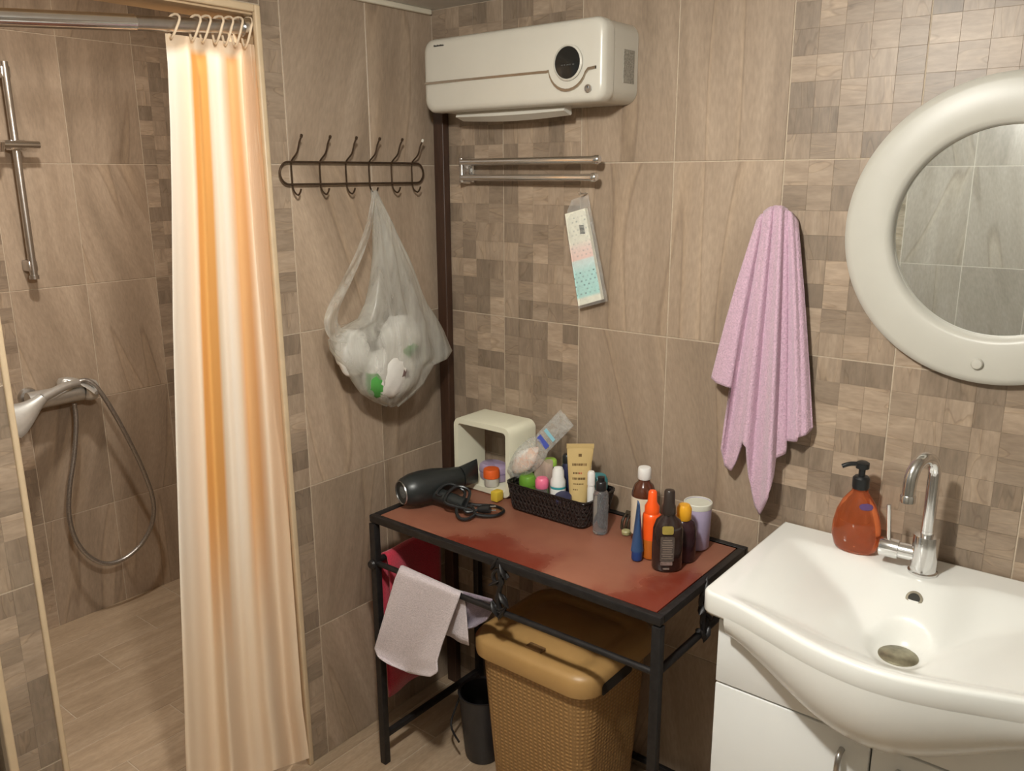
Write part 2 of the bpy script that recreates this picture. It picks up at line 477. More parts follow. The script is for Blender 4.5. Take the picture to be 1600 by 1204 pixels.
def cell_score(F, u, v):
    c = F.o + F.u*u + F.v*v
    if (c-CAM).dot(fwd) < .1: return 0
    px, py = proj(c)
    if not (-10 < px < 1610 and -10 < py < 1214): return 0
    for (a, b_, c_, d) in HIDE:
        if a < px < c_ and b_ < py < d: return 0
    if F.o.x < -1 and (px > 270): return 0
    return abs((CAM-c).normalized().dot(F.n))/(c-CAM).length_squared


def mosaic(F, blocks, m=CELL, limit=300):
    """blocks of small squares; the nearest and best seen are pieces of their own, the rest one relief"""
    cells = []
    for (u0, u1, v0, v1) in blocks:
        nu = max(1, round((u1-u0)/.05)); nv = max(1, round((v1-v0)/.05))
        su = (u1-u0-GAP)/nu; sv = (v1-v0-GAP)/nv
        for i in range(nu):
            for j in range(nv):
                cu, cv = u0+GAP/2+su*(i+.5), v0+GAP/2+sv*(j+.5)
                cells.append((cell_score(F, cu, cv), cu, cv, su, sv))
    cells.sort(key=lambda c: -c[0])
    rest = []
    for k, (s, cu, cv, su, sv) in enumerate(cells):
        if s > 0 and k < limit: 
            o = place(tile_mesh(round(su-.0003, 4), round(sv-.0003, 4), .0035, .0002), 'mosaic_tile', m, F.mw(cu, cv), F.p)
            o.location += F.n*RND.uniform(-.0005, .0001)
        else: rest.append((cu, cv, su, sv))
    if rest:
        b = B(); lay = b.faces.layers.float.new('rnd')
        for (cu, cv, su, sv) in rest:
            dz = RND.uniform(-.0005, .0001); r = RND.random()
            a, c = su/2-.0004, sv/2-.0004
            P = lambda x, y, z: F.o + F.u*(cu+x) + F.v*(cv+y) + F.n*(z+dz)
            vs, fs = grid(b, [[P(-a, -c, -.0035), P(a, -c, -.0035), P(a, c, -.0035), P(-a, c, -.0035)],
                              [P(-a, -c, 0), P(a, -c, 0), P(a, c, 0), P(-a, c, 0)]], close_u=True)
            fs.append(b.faces.new(vs[1]))
            for f in fs: f[lay] = r
        o = obj('mosaic_relief', b, m, F.p, smooth=False); o['kind'] = 'stuff'


RW = WallF(wall_right, (0, 0, 0), (1, 0, 0), (0, -1, 0))
XS = [0.0, .2441, .4885, .7402, .9947, 1.2480, 1.5, 1.7525, 2.005, 2.257, 2.35]
mos = []
for r in range(5):
    for c in range(len(XS)-1):
        isM = c < 2 or c >= 4
        if isM: mos.append((XS[c], XS[c+1], ZR[r], ZR[r+1]))
        else: plain(RW, XS[c], XS[c+1], ZR[r], ZR[r+1])
mosaic(RW, mos)
# darker bed between the little squares
b = B()
for (u0, u1, v0, v1) in mos: bx(b, (u0+GAP/2, .0009, v0+GAP/2), (u1-GAP/2, .004, v1-GAP/2))
o = obj('mosaic_bed', b, BACKER, wall_right, smooth=False); o['kind'] = 'stuff'

LW = WallF(wall_left, (0, 0, 0), (0, -1, 0), (1, 0, 0))
for r in range(5):
    plain(LW, 0.0, .2375, ZR[r], ZR[r+1]); plain(LW, .2375, .4923, ZR[r], ZR[r+1])
mosL = [(.4923, .545, ZR[r], ZR[r+1]) for r in range(5)] + [(1.157, 1.255, ZR[r], ZR[r+1]) for r in range(5)] + [(.545, 1.157, 1.93, CEIL)]
mosaic(LW, mosL)
b = B()
for (u0, u1, v0, v1) in mosL: bx(b, (-.004, -u1+GAP/2, v0+GAP/2), (-.0009, -u0-GAP/2, v1-GAP/2))
o = obj('mosaic_bed', b, BACKER, wall_left, smooth=False); o['kind'] = 'stuff'

SBX = -1.305
SB = WallF(wall_sb, (SBX, 0, 0), (0, -1, 0), (1, 0, 0))
ZS = [-.01, .396, .80, 1.205, 1.61, 2.012, 2.35]
mosS = []
for r in range(6):
    mosS.append((-.105, .145, ZS[r], ZS[r+1])); mosS.append((.648, .90, ZS[r], ZS[r+1]))
    for (a, c) in ((.145, .40), (.40, .648), (.90, 1.15), (1.15, 1.30)): plain(SB, a, c, ZS[r], ZS[r+1])
mosaic(SB, mosS)
b = B()
for (u0, u1, v0, v1) in mosS: bx(b, (SBX-.004, -u1+GAP/2, v0+GAP/2), (SBX-.0009, -u0-GAP/2, v1-GAP/2))
o = obj('mosaic_bed', b, BACKER, wall_sb, smooth=False); o['kind'] = 'stuff'
SRW = WallF(wall_sr, (0, .105, 0), (-1, 0, 0), (0, -1, 0))
SLW = WallF(wall_sl, (0, -1.30, 0), (-1, 0, 0), (0, 1, 0))
for r in range(6):
    for a, c in ((.118, .32), (.32, .57), (.57, .82), (.82, 1.07), (1.07, 1.305)):
        plain(SRW, a, c, ZS[r], ZS[r+1]); plain(SLW, a, c, ZS[r], ZS[r+1])
# the wall behind the viewer, seen in the mirror
BW = WallF(wall_back, (0, -2.15, 0), (1, 0, 0), (0, 1, 0))
ub = [.0, .205, .455, .705, .946, 1.19, 1.435, 1.68, 1.925, 2.17, 2.35]
mosB = []
for r in range(5):
    for c in range(len(ub)-1):
        if c == 2: mosB.append((ub[c], ub[c+1], ZR[r], ZR[r+1]))
        else: plain(BW, ub[c], ub[c+1], ZR[r], ZR[r+1], TILE_PALE)
mosaic(BW, mosB, CELL_PALE)
EW = WallF(wall_east, (2.35, 0, 0), (0, -1, 0), (-1, 0, 0))
for r in range(5):
    for c in range(9): plain(EW, c*.2445, (c+1)*.2445-.0001, ZR[r], ZR[r+1], TILE_PALE)

# floor planks: 15 cm wide, laid along the shower opening
FL = WallF(floor, (0, 0, 0), (0, -1, 0), (0, 0, 1), (1, 0, 0))
xs = [-1.305]
k = -1.161
while k < 2.35: xs.append(k); k += .15
xs.append(2.35)
for i in range(len(xs)-1):
    off = [.86, .44, .65][i % 3]
    ends = [-.105]
    e = off-1.2
    while e < 2.15:
        if e > -.05: ends.append(e)
        e += .6
    ends.append(2.15)
    for j in range(len(ends)-1):
        if xs[i] > -.118 and ends[j+1] < .01: continue
        u0, u1 = ends[j], ends[j+1]
        if xs[i] > -.05 and u0 < 0: u0 = 0.0
        if u1-u0 < .02: continue
        me = tile_mesh(round(u1-u0-GAP, 4), round(xs[i+1]-xs[i]-GAP, 4))
        m4 = Matrix.Translation(((xs[i]+xs[i+1])/2, -(u0+u1)/2, 0)) @ Matrix.Rotation(pi/2, 4, 'Z')
        place(me, 'plank', PLANK, m4, floor)

# trims
def trim(name, lo, hi, m=TRIMM, bev=.004): return struct(boxobj(name, lo, hi, m, None, bev, 3))


trim('trim_1', (-.008, -.560, .0), (.006, -.545, 1.929))
trim('trim_2', (-.008, -1.166, .0), (.006, -1.154, 1.929))
trim('trim_3', (-.008, -1.154, 1.913), (.006, -.560, 1.929))
trim('trim_4', (-.02, -1.263, .0), (.008, -1.246, CEIL))
trim('trim_5', (.0005, -1.24, CEIL-.014), (.014, -.01, CEIL+.0), noisy(mat('pale_cornice', (.68, .62, .50), .5), 20, .03))
trim('trim_6', (.020, -.026, .0), (.056, -.001, 1.76), DARKTRIM, .003)
# soffit and jamb linings of the shower opening
SOF = noisy(mat('soffit_plaster', (.50, .36, .22), .7), 20, .05)
struct(boxobj('trim_7', (-.117, -1.155, 1.909), (-.009, -.546, 1.9145), SOF)); struct(boxobj('trim_8', (-.117, -.5505, 0), (-.009, -.5455, 1.908), SOF))
struct(boxobj('trim_9', (-.117, -1.1565, 0), (-.009, -1.1515, 1.908), SOF))
# grey door beyond the left corner
door = struct(boxobj('door_1', (-.09, -2.14, .006), (-.05, -1.275, 1.98), noisy(mat('grey_door', (.30, .32, .34), .5), 10, .03), None, .003))
b = B(); bx(b, (-.05, -2.05, .15), (-.044, -1.38, .95), .004); bx(b, (-.05, -2.05, 1.08), (-.044, -1.38, 1.85), .004); obj('door_panel', b, door.data.materials[0], door)['kind'] = 'stuff'
b = B(); lathe(b, [(.02, 0), (.02, .01), (.01, .012), (.01, .05)], (-.05, -1.345, 1.0), (1, 0, 0), 16); tube(b, [(-.005, -1.345, 1.0), (-.005, -1.45, 1.0)], .009, 10); obj('door_handle', b, CHROME, door)

# ceiling lamp (above the frame; lights the room)
lamp = thing('ceiling_lamp', 'small ceiling lamp base above the middle of the room', 'lamp', (LAMP.x, LAMP.y, CEIL))
b = B(); lathe(b, [(.0001, -.001), (.075, -.001), (.075, -.036), (.066, -.036), (.066, -.026), (.0001, -.026)], (LAMP.x, LAMP.y, CEIL), (0, 0, 1), 32, caps=False); obj('lamp_base', b, CREAM, lamp)

lamp2 = thing('ceiling_lamp', 'small ceiling lamp base inside the shower cubicle', 'lamp', (SLAMP.x, SLAMP.y, 2.35))
b = B(); lathe(b, [(.0001, -.001), (.07, -.001), (.07, -.06), (.06, -.06), (.06, -.05), (.0001, -.05)], (SLAMP.x, SLAMP.y, 2.35), (0, 0, 1), 32, caps=False); obj('lamp_base', b, CREAM, lamp2)

# ------------------------------------------------------------------ basin and vanity cabinet
CX, CBASE = 1.372, .81
XL, XR = 1.055, 1.689


def yfront(x):
    t = (x-CX)/((XR-XL)/2)
    return -(.415 + .078*max(0, (cos(pi*min(1, abs(t)*1.02))+1)/2)**.9)


def outline():
    P = []
    n = 30
    for i in range(n): P.append((XL, -.004-(.385)*i/n))
    r = .022
    for i in range(7):
        a = pi + (pi/2)*i/6; P.append((XL+r+r*cos(a), -.393+r*sin(a)))
    for i in range(1, 120):
        x = XL+r+(XR-XL-2*r)*i/120; P.append((x, yfront(x)))
    for i in range(7):
        a = -pi/2 + (pi/2)*i/6; P.append((XR-r+r*cos(a), -.393+r*sin(a)))
    for i in range(1, n+1): P.append((XR, -.393+(.389)*i/n))
    for i in range(1, 40): P.append((XR-(XR-XL)*i/40, -.004))
    return P


def sstep(t): t = max(0, min(1, t)); return t*t*(3-2*t)


def bowl_depth(x, y):
    a = (x-XL-.035)/.285; c = (XR-.035-x)/.285
    ybk = -.078-.044*math.exp(-((x-1.361)/.085)**4)
    bk = (ybk-y)/.165; fr = (y-yfront(x)-.012)/.19
    k = 24
    s = -math.log(sum(math.exp(-k*q) for q in (a, c, bk, fr, 1.08)))/k
    s = max(0, min(1, s))
    d = .098*(s*s/(s+.09))*1.09
    t = sstep((.062-math.hypot(x-1.372, y+.262))/.030)
    return d*(1-t)+.0925*t


basin = thing('washbasin', 'white ceramic washbasin with bowed front edge set on white cabinet', 'basin', (CX, -.2, CBASE-.05))
b = B()
OUT = outline(); cen = Vector((1.372, -.265))
rows = []
for (ins, z) in ((.02, .764), (.003, .766), (0, .771), (0, .803), (.0015, .807), (.004, .8094), (.008, .81)):
    rows.append([Vector((p[0]+(cen.x-p[0])*ins/max(.05, (Vector(p)-cen).length), p[1]+(cen.y-p[1])*ins/max(.05, (Vector(p)-cen).length), z)) for p in OUT])
base = rows[-1]
K = 64
for k in range(1, K):
    f = (k/K)**1.8
    row = []
    for q in base:
        x = q.x+(cen.x-q.x)*f; y = q.y+(cen.y-q.y)*f
        row.append(Vector((x, y, .81-bowl_depth(x, y))))
    rows.append(row)
vs, fs = grid(b, rows, close_u=True)
cv = b.verts.new((cen.x, cen.y, .81-bowl_depth(cen.x, cen.y)))
for j in range(len(OUT)): b.faces.new((vs[-1][j], vs[-1][(j+1) % len(OUT)], cv))
obj('basin_top', b, CERAMIC, basin, sharp=80)
b = B(); rows = []
for i in range(41):
    x = XL+.05+(XR-XL-.10)*i/40
    yf = yfront(x)-.0003; bulge = max(0, abs(yf)-.400); d = .020+1.45*bulge
    row = []
    for j in range(15):
        a = (pi/2)*j/14
        row.append(Vector((x, -.372+(yf+.372)*cos(a)**.9, .773-(d+.003)*sin(a))))
    rows.append(row)
grid(b, rows); obj('bowl_belly', b, CERAMIC, basin, sharp=80)
zd = .81-bowl_depth(1.372, -.262)
b = B(); lathe(b, [(.034, 0), (.034, .003), (.030, .006), (.012, .0075), (.0001, .008)], (1.372, -.262, zd-.001), (0, 0, 1), 28); obj('drain_plug', b, noisy(mat('stained_metal', (.30, .275, .19), .4, .7), 60, .3), basin)
yb = -.165; zb = .81-bowl_depth(1.368, yb)
nrm = Vector((0, -.78, .62))
b = B(); lathe(b, [(.0150, -.002), (.0150, .0015), (.0105, .0025), (.010, -.001), (.0001, -.001)], Vector((1.368, yb, zb)), nrm, 20); obj('overflow_ring', b, noisy(mat('tarnished_brass', (.28, .25, .19), .35, .8), 60, .2), basin)
b = B(); lathe(b, [(.0104, .0), (.0001, .0003)], Vector((1.368, yb, zb))+nrm*.0012, nrm, 16, caps=False); obj('overflow_hole', b, mat('overflow_dark', (.03, .028, .022), .8), basin)

cab = thing('vanity_cabinet', 'white two-door vanity cabinet under the washbasin', 'cabinet', (CX, -.19, 0))
for xa in (1.082, 1.646): boxobj('side_panel', (xa, -.366, .06), (xa+.016, -.020, .763), CABW, cab, .001)
boxobj('back_panel', (1.082, -.0195, .06), (1.662, -.004, .700), CABW, cab); boxobj('bottom_panel', (1.0985, -.366, .06), (1.6455, -.020, .076), CABW, cab)
boxobj('plinth', (1.10, -.33, .0), (1.645, -.02, .0595), CABW, cab)
boxobj('front_panel', (1.080, -.384, .613), (1.664, -.367, .745), CABW, cab, .0025)
for s, (a, c) in enumerate(((1.080, 1.3705), (1.3735, 1.664))):
    d = boxobj('door', (a, -.384, .065), (c, -.367, .609), CABW, cab, .003)
    hx = c-.046 if s == 0 else a+.046
    b = B(); tube(b, [(hx, -.384, .575), (hx, -.402, .568), (hx, -.407, .53), (hx, -.402, .492), (hx, -.384, .485)], .0055, 10, 5); obj('handle', b, CHROME_D, d)

# faucet
fa = thing('basin_faucet', 'chrome swan-neck faucet with side lever on the washbasin', 'faucet', (1.361, -.085, .81))
FX, FY = 1.361, -.085
b = B(); lathe(b, [(.027, 0), (.027, .004), (.0235, .006), (.0235, .075), (.0225, .078), (.012, .079), (.012, .088)], (FX, FY, .8105), (0, 0, 1), 28); obj('faucet_body', b, CHROME, fa)
dx, dy = -.30, -.954
P = [(FX, FY, .885), (FX, FY, .95), (FX, FY, 1.01)]
for i in range(1, 12):
    a = pi*i/11; r = .040
    P.append((FX+dx*r*(1-cos(a)), FY+dy*r*(1-cos(a)), 1.01+r*1.05*sin(a)))
P.append((FX+dx*.081, FY+dy*.081, .985))
b = B(); tube(b, P, .0115, 16, 3); lathe(b, [(.0135, 0), (.0135, .012), (.012, .014)], (FX+dx*.081, FY+dy*.081, .975), (0, 0, 1), 18); obj('spout', b, CHROME, fa)
b = B(); lathe(b, [(.016, .018), (.016, .045), (.0195, .046), (.0195, .078), (.018, .081), (.0001, .0815)], (FX, FY, .846), (-1, -.05, 0), 24); obj('cartridge', b, CHROME, fa)
b = B(); tube(b, [(FX-.066, FY-.005, .862), (FX-.068, FY-.005, .89), (FX-.072, FY-.006, .935)], .0042, 10, 4); obj('lever', b, CHROME, fa)

# soap dispenser
LIQ = glassy('orange_soap', (.72, .20, .07), .06, .8)
SX, SY = 1.226, -.066
so = thing('soap_dispenser', 'pump bottle of orange liquid soap on back edge of washbasin', 'soap dispenser', (SX, SY, .81))
b = B(); lathe(b, [(.0001, 0), (.034, .001), (.042, .008), (.0485, .03), (.048, .055), (.042, .085), (.032, .108), (.022, .122), (.016, .13), (.0155, .138), (.0001, .138)], (SX, SY, .811), (0, 0, 1), 32, 1, .55, caps=False); obj('bottle', b, LIQ, so)
b = B(); lathe(b, [(.0155, .136), (.0155, .140), (.0001, .140)], (SX, SY, .811), (0, 0, 1), 24, caps=False); lathe(b, [(.0165, .139), (.0165, .158), (.013, .162), (.0065, .163), (.0065, .178), (.013, .179), (.013, .19), (.008, .193), (.0001, .193)], (SX, SY, .811), (0, 0, 1), 24, caps=False)
tube(b, [(SX, SY, .998), (SX-.02, SY-.012, .998), (SX-.034, SY-.02, .992)], .0045, 10, 4); obj('pump', b, BLACKPL, so)
b = B()
rows = []
for i in range(9):
    v = -1+2*i/8; row = []
    for j in range(13):
        u = -1+2*j/12
        uu = u*math.sqrt(max(0, 1-v*v))*.013
        a = -pi/2+.62+uu/.030
        h = .104+v*.0085; rr = .034
        row.append(Vector((SX+(rr+.0015)*cos(a), SY+(rr*.55+.0015)*sin(a), .811+h)))
    rows.append(row)
grid(b, rows); obj('sticker', b, mat('purple_sticker', (.10, .05, .16), .4), so)

# ------------------------------------------------------------------ mirror
mc = Vector((1.412, 0, 1.459)); RO, RI = .276, .188
mi = thing('round_mirror', 'round wall mirror in a wide cream frame above the washbasin', 'mirror', (mc.x, -.001, mc.z))
b = B(); rows = []
prof = [(RO-.004, -.001), (RO, -.006), (RO, -.020), (RO-.006, -.027), (RO-.015, -.030), (RI+.012, -.030), (RI+.004, -.027), (RI, -.020), (RI, -.008), (RI-.002, -.006), (RI+.02, -.001)]
for (r, y) in prof: rows.append([Vector((mc.x+r*cos(2*pi*k/128), y, mc.z+r*sin(2*pi*k/128))) for k in range(128)])
grid(b, rows, close_u=True, close_v=True); obj('mirror_frame', b, CREAM, mi)
b = B(); lathe(b, [(RI+.01, .0), (RI+.01, .004), (.0001, .004)], (mc.x, -.003, mc.z), (0, -1, 0), 96, caps=False); obj('mirror_glass', b, mat('mirror_glass', (.92, .93, .92), .015, 1.), mi, sharp=20)
kp = at(1527, 568, y=-.030)
b = B(); lathe(b, [(.0105, 0), (.0105, .004), (.0085, .007), (.0001, .008)], kp, (0, -1, 0), 20, caps=False); obj('frame_knob', b, CREAM, mi)

# ------------------------------------------------------------------ wall heater
HX0, HX1, HZ0, HZ1, HD = .103, .640, 1.7195, 1.892, .142
he = thing('wall_heater', 'cream wall heater with round black display high on the tiled wall', 'heater', (.37, 0, 1.80))


def rrect(x0, x1, z0, z1, r, n=6):
    P = []
    for (cx, cz, a0) in ((x1-r, z1-r, 0), (x0+r, z1-r, pi/2), (x0+r, z0+r, pi), (x1-r, z0+r, 3*pi/2)):
        for i in range(n+1): a = a0+pi/2*i/n; P.append((cx+r*cos(a), cz+r*sin(a)))
    return P


b = B(); rows = []
for (ins, y, r) in ((.0, -.001, .03), (0, -.100, .03)):
    rows.append([Vector((x, y, z)) for x, z in rrect(HX0+ins, HX1-ins, HZ0+ins, HZ1-ins, r)])
vs, _ = grid(b, rows, close_u=True); b.faces.new(vs[-1]); b.faces.new(vs[0]); obj('housing', b, HEATW, he)
b = B(); rows = []
for (ins, y) in ((.002, -.101), (-.001, -.103), (-.001, -.128), (.002, -.137), (.007, -.1415), (.014, -.143)):
    rows.append([Vector((x, y, z)) for x, z in rrect(HX0+ins, HX1-ins, HZ0+ins, HZ1-ins, .028)])
# gently bowed front with a raised wing that runs to the display
dc = Vector((.550, -.143, 1.803))
nf = 14
cx_, cz_ = (HX0+HX1)/2, (HZ0+HZ1)/2
for k in range(1, nf+1):
    f = k/nf*.98
    rows.append([Vector((p.x+(cx_-p.x)*f, -.143-.004*sstep(f*1.5), p.z+(cz_-p.z)*f)) for p in rows[5]])
vs, _ = grid(b, rows, close_u=True); b.faces.new(vs[-1]); obj('front_panel', b, HEATW, he)
FY_ = -.1475
b = B()
lp = [Vector((.112, FY_, 1.7885)), Vector((.30, FY_, 1.7885)), Vector((.47, FY_, 1.7885)), Vector((.492, FY_, 1.7880))]
for i in range(13):
    a = pi + .15 + (pi-.5)*i/12; lp.append(Vector((.548+.051*cos(a), FY_, 1.797+.051*sin(a))))
lp += [Vector((.603, FY_, 1.7865)), Vector((.622, FY_, 1.7885))]
rows = [[p+Vector((0, .004, .0032)), p+Vector((0, -.001, .0028)), p+Vector((0, -.001, -.0028)), p+Vector((0, .004, -.0032))] for p in lp]
grid(b, rows, close_u=True); obj('chrome_strip', b, mat('strip_metal', (.42, .36, .29), .25, .9), he)
b = B(); lathe(b, [(.038, 0), (.038, .003), (.0345, .0055), (.0335, .004)], (dc.x, -.1455, dc.z), (0, -1, 0), 40, caps=False); obj('display_bezel', b, HEATW, he)
b = B(); lathe(b, [(.0338, .0), (.0338, .0035), (.030, .0045), (.0001, .005)], (dc.x, -.1455, dc.z), (0, -1, 0), 40, caps=False); obj('display', b, mat('display_black', (.012, .012, .011), .15), he)
b = B()
for i, w_ in enumerate((.006, .005, .007, .004, .006)): bx(b, (dc.x-.016+i*.0075, -.1508, dc.z-.006), (dc.x-.016+i*.0075+w_*.8, -.1502, dc.z-.0035))
obj('display_text', b, mat('display_grey', (.06, .06, .058), .4), he, smooth=False)['kind'] = 'stuff'
pb = at(919, 138, y=-.1455)
b = B(); lathe(b, [(.0085, .0), (.0085, .003), (.0065, .003), (.0060, .0015), (.0001, .0015)], pb, (0, -1, 0), 24, caps=False); obj('power_button', b, CHROME_D, he)
b = B(); bx(b, pb+Vector((-.001, -.004, .0)), pb+Vector((.001, -.0018, .005))); obj('power_mark', b, BLACKPL, he)
# small dark maker's mark at the upper left
q0 = at(679, 72, y=-.143)
b = B(); xx = 0
for w_, h_ in ((.0035, .005), (.0022, .0035), (.0028, .0035), (.0022, .0048), (.003, .0035), (.0024, .0035), (.002, .0048), (.003, .0035), (.0026, .0035)):
    bx(b, (q0.x+xx, -.1468, q0.z-.002), (q0.x+xx+w_, -.1425, q0.z-.002+h_*.7)); xx += w_+.0009
obj('maker_mark', b, mat('mark_dark', (.06, .055, .05), .5), he, smooth=False)['kind'] = 'stuff'
boxobj('rating_label', (HX1+.0002, -.062, 1.762), (HX1+.0012, -.018, 1.832), noisy(mat('label_grey', (.28, .26, .22), .5), 300, .4), he)
b = B(); rows = []
for i in range(21):
    t = i/20; x = .172+.335*t; dip = .006*sin(pi*t)
    rows.append([Vector((x, -.095, 1.7200)), Vector((x, -.100, 1.708-dip*.5)), Vector((x, -.072, 1.699-dip)), Vector((x, -.068, 1.702-dip)), Vector((x, -.07, 1.7200))])
vs, _ = grid(b, rows, close_u=True); b.faces.new(vs[0]); b.faces.new(vs[-1]); obj('air_flap', b, noisy(mat('flap_plastic', (.60, .57, .50), .4), 20, .02), he)

# ------------------------------------------------------------------ swing towel rail
tr = thing('towel_rail', 'chrome towel rail with two arms below the wall heater', 'towel rail', (.13, 0, 1.578))
b = B(); bx(b, (.112, -.010, 1.546), (.150, -.0005, 1.610), .003); obj('bracket', b, CHROME, tr)
b = B(); tube(b, [(.133, -.010, 1.606), (.133, -.038, 1.606), (.133, -.038, 1.549), (.133, -.010, 1.549)], .007, 12); bx(b, (.124, -.016, 1.566), (.142, -.009, 1.590), .002); obj('hinge', b, CHROME, tr)
for z, xe, ye in ((1.599, .565, -.055), (1.559, .556, -.052)):
    b = B(); tube(b, [(.133, -.038, z), (xe, ye, z)], .0085, 14); lathe(b, [(.0105, 0), (.0105, .010), (.008, .013), (.0001, .0135)], (xe, ye, z), (1, 0, 0), 16); obj('arm', b, CHROME, tr)

# ------------------------------------------------------------------ printed packet in a clear sleeve
TL, TR_, BL, BR = at(887, 334, y=-.018), at(918, 325, y=-.018), at(908, 477, y=-.022), at(944, 467, y=-.022)
pk = thing('printed_packet', 'narrow printed packet in clear sleeve hanging below the towel rail', 'packet', ((TL+BR)/2))


def mat_print():
    m = mat('packet_print', (.8, .8, .75), .4); t, N, L, b_ = nt(m)
    uv = N.new('ShaderNodeUVMap'); uv.uv_map = 'UVMap'; sp = N.new('ShaderNodeSeparateXYZ'); L.new(uv.outputs[0], sp.inputs[0])
    cr, pn, tl = (.80, .78, .66), (.86, .60, .54), (.42, .72, .68)
    r = ramp(N, [(0, cr), (.06, cr), (.09, tl), (.34, (.46, .74, .71)), (.42, (.62, .78, .76)), (.47, (.66, .76, .74)), (.49, pn), (.60, (.84, .66, .60)), (.68, cr), (1, cr)])
    L.new(sp.outputs[1], r.inputs[0])
    # rows of small print
    mp = N.new('ShaderNodeMapping'); mp.inputs['Scale'].default_value = (5, 22, 1); L.new(uv.outputs[0], mp.inputs[0])
    br = N.new('ShaderNodeTexBrick'); br.inputs['Scale'].default_value = 1; br.inputs['Color1'].default_value = (0, 0, 0, 1); br.inputs['Color2'].default_value = (1, 1, 1, 1); br.inputs['Mortar'].default_value = (0, 0, 0, 1)
    br.inputs['Mortar Size'].default_value = .33; br.inputs['Brick Width'].default_value = 1.0; br.inputs['Row Height'].default_value = 1.0
    L.new(mp.outputs[0], br.inputs['Vector'])
    zone = ramp(N, [(0, (0, 0, 0)), (.07, (0, 0, 0)), (.075, (1, 1, 1)), (.34, (1, 1, 1)), (.345, (0, 0, 0)), (.5, (0, 0, 0)), (.505, (.45, .45, .45)), (.66, (.3, .3, .3)), (.70, (.4, .4, .4)), (.86, (.6, .6, .6)), (.93, (.1, .1, .1))], 'CONSTANT')
    L.new(sp.outputs[1], zone.inputs[0])
    mu = N.new('ShaderNodeMath'); mu.operation = 'MULTIPLY'; L.new(br.outputs['Color'], mu.inputs[0]); L.new(zone.outputs[0], mu.inputs[1])
    mx = N.new('ShaderNodeMix'); mx.data_type = 'RGBA'; L.new(mu.outputs[0], mx.inputs[0]); L.new(r.outputs[0], mx.inputs[6]); mx.inputs[7].default_value = (.10, .16, .18, 1)
    L.new(mx.outputs[2], b_.inputs['Base Color']); return m


def sheet_uv(o, n_u, n_v):
    """UVs for a mesh made by grid(): vertex order row by row"""
    me = o.data; uvl = me.uv_layers.new(name='UVMap')
    for lp_ in me.loops:
        i = lp_.vertex_index
        uvl.data[lp_.index].uv = ((i % n_u)/(n_u-1), (i//n_u)/(n_v-1))


b = B(); th = Vector((0, -.012, 0))
rows = []
for j in range(9):
    t = j/8; L_ = BL.lerp(TL, t); R_ = BR.lerp(TR_, t)
    rows.append([L_.lerp(R_, s/4)+th for s in range(5)])
grid(b, rows); o = obj('card_face', b, mat_print(), pk); sheet_uv(o, 5, 9)
b = B(); rows = [[BL, BR, BR+th*.96, BL+th*.96], [TL, TR_, TR_+th*.96, TL+th*.96]]
vs, _ = grid(b, rows, close_u=True); b.faces.new(vs[0]); b.faces.new(vs[1]); obj('card_body', b, mat('card_cream', (.74, .72, .60), .5), pk, smooth=False)
# barcode block
b = B(); ux = (TR_-TL); uy = (BL-TL)
for i in range(7):
    p = TL+ux*.62+uy*(.155+.0135*i)+th*1.03; bx(b, p, p+Vector((ux.x*.24, -.0003, -.0022)))
obj('barcode', b, mat('print_black', (.03, .03, .03), .5), pk, smooth=False)['kind'] = 'stuff'
b = B(); rows = []
for j in range(13):
    t = j/12; L_ = BL.lerp(TL, t*1.16-.03)-ux*.10; R_ = BR.lerp(TR_, t*1.16-.03)+ux*.22
    if t > .86: k = (t-.86)/.14; L_ = L_.lerp(R_, .35*k)
    row = []
    for s in range(16):
        a = 2*pi*s/16; c_ = (L_+R_)/2+Vector((0, -.006, 0)); wv = .35 if t > .9 else 1
        row.append(c_ + (R_-L_)/2*cos(a) + Vector((0, -.010*sin(a)*wv+.001*sin(j*2.1+s), 0)))
    rows.append(row)
grid(b, rows, close_u=True); obj('sleeve', b, CLEARFILM, pk)
pn = at(917, 302, y=-.001)
b = B(); lathe(b, [(.002, 0), (.002, .03), (.0045, .031), (.0045, .033), (.0001, .0335)], pn, (0, -1, 0), 10); obj('nail', b, CHROME_D, pk)

# ------------------------------------------------------------------ lilac towel on the wall
tw = thing('bath_towel', 'lilac terry towel hanging in folds on the wall left of the mirror', 'towel', at(1215, 330, y=-.02))
ends = [(0, 1112, 590), (.05, 1120, 598), (.10, 1141, 606), (.115, 1127, 700), (.16, 1132, 727), (.21, 1142, 735), (.25, 1150, 722), (.30, 1160, 690), (.34, 1166, 700), (.38, 1170, 745), (.45, 1180, 790), (.50, 1187, 803), (.57, 1199, 778), (.63, 1208, 742), (.66, 1211, 716), (.72, 1227, 708), (.75, 1229, 688), (.80, 1244, 690), (.84, 1246, 683), (.92, 1258, 680), (1, 1270, 668)]


def interp(tab, t):
    for i in range(len(tab)-1):
        if tab[i][0] <= t <= tab[i+1][0]:
            f = (t-tab[i][0])/max(1e-6, tab[i+1][0]-tab[i][0]); return [tab[i][k]+(tab[i+1][k]-tab[i][k])*f for k in range(1, len(tab[i]))]
    return list(tab[-1][1:])


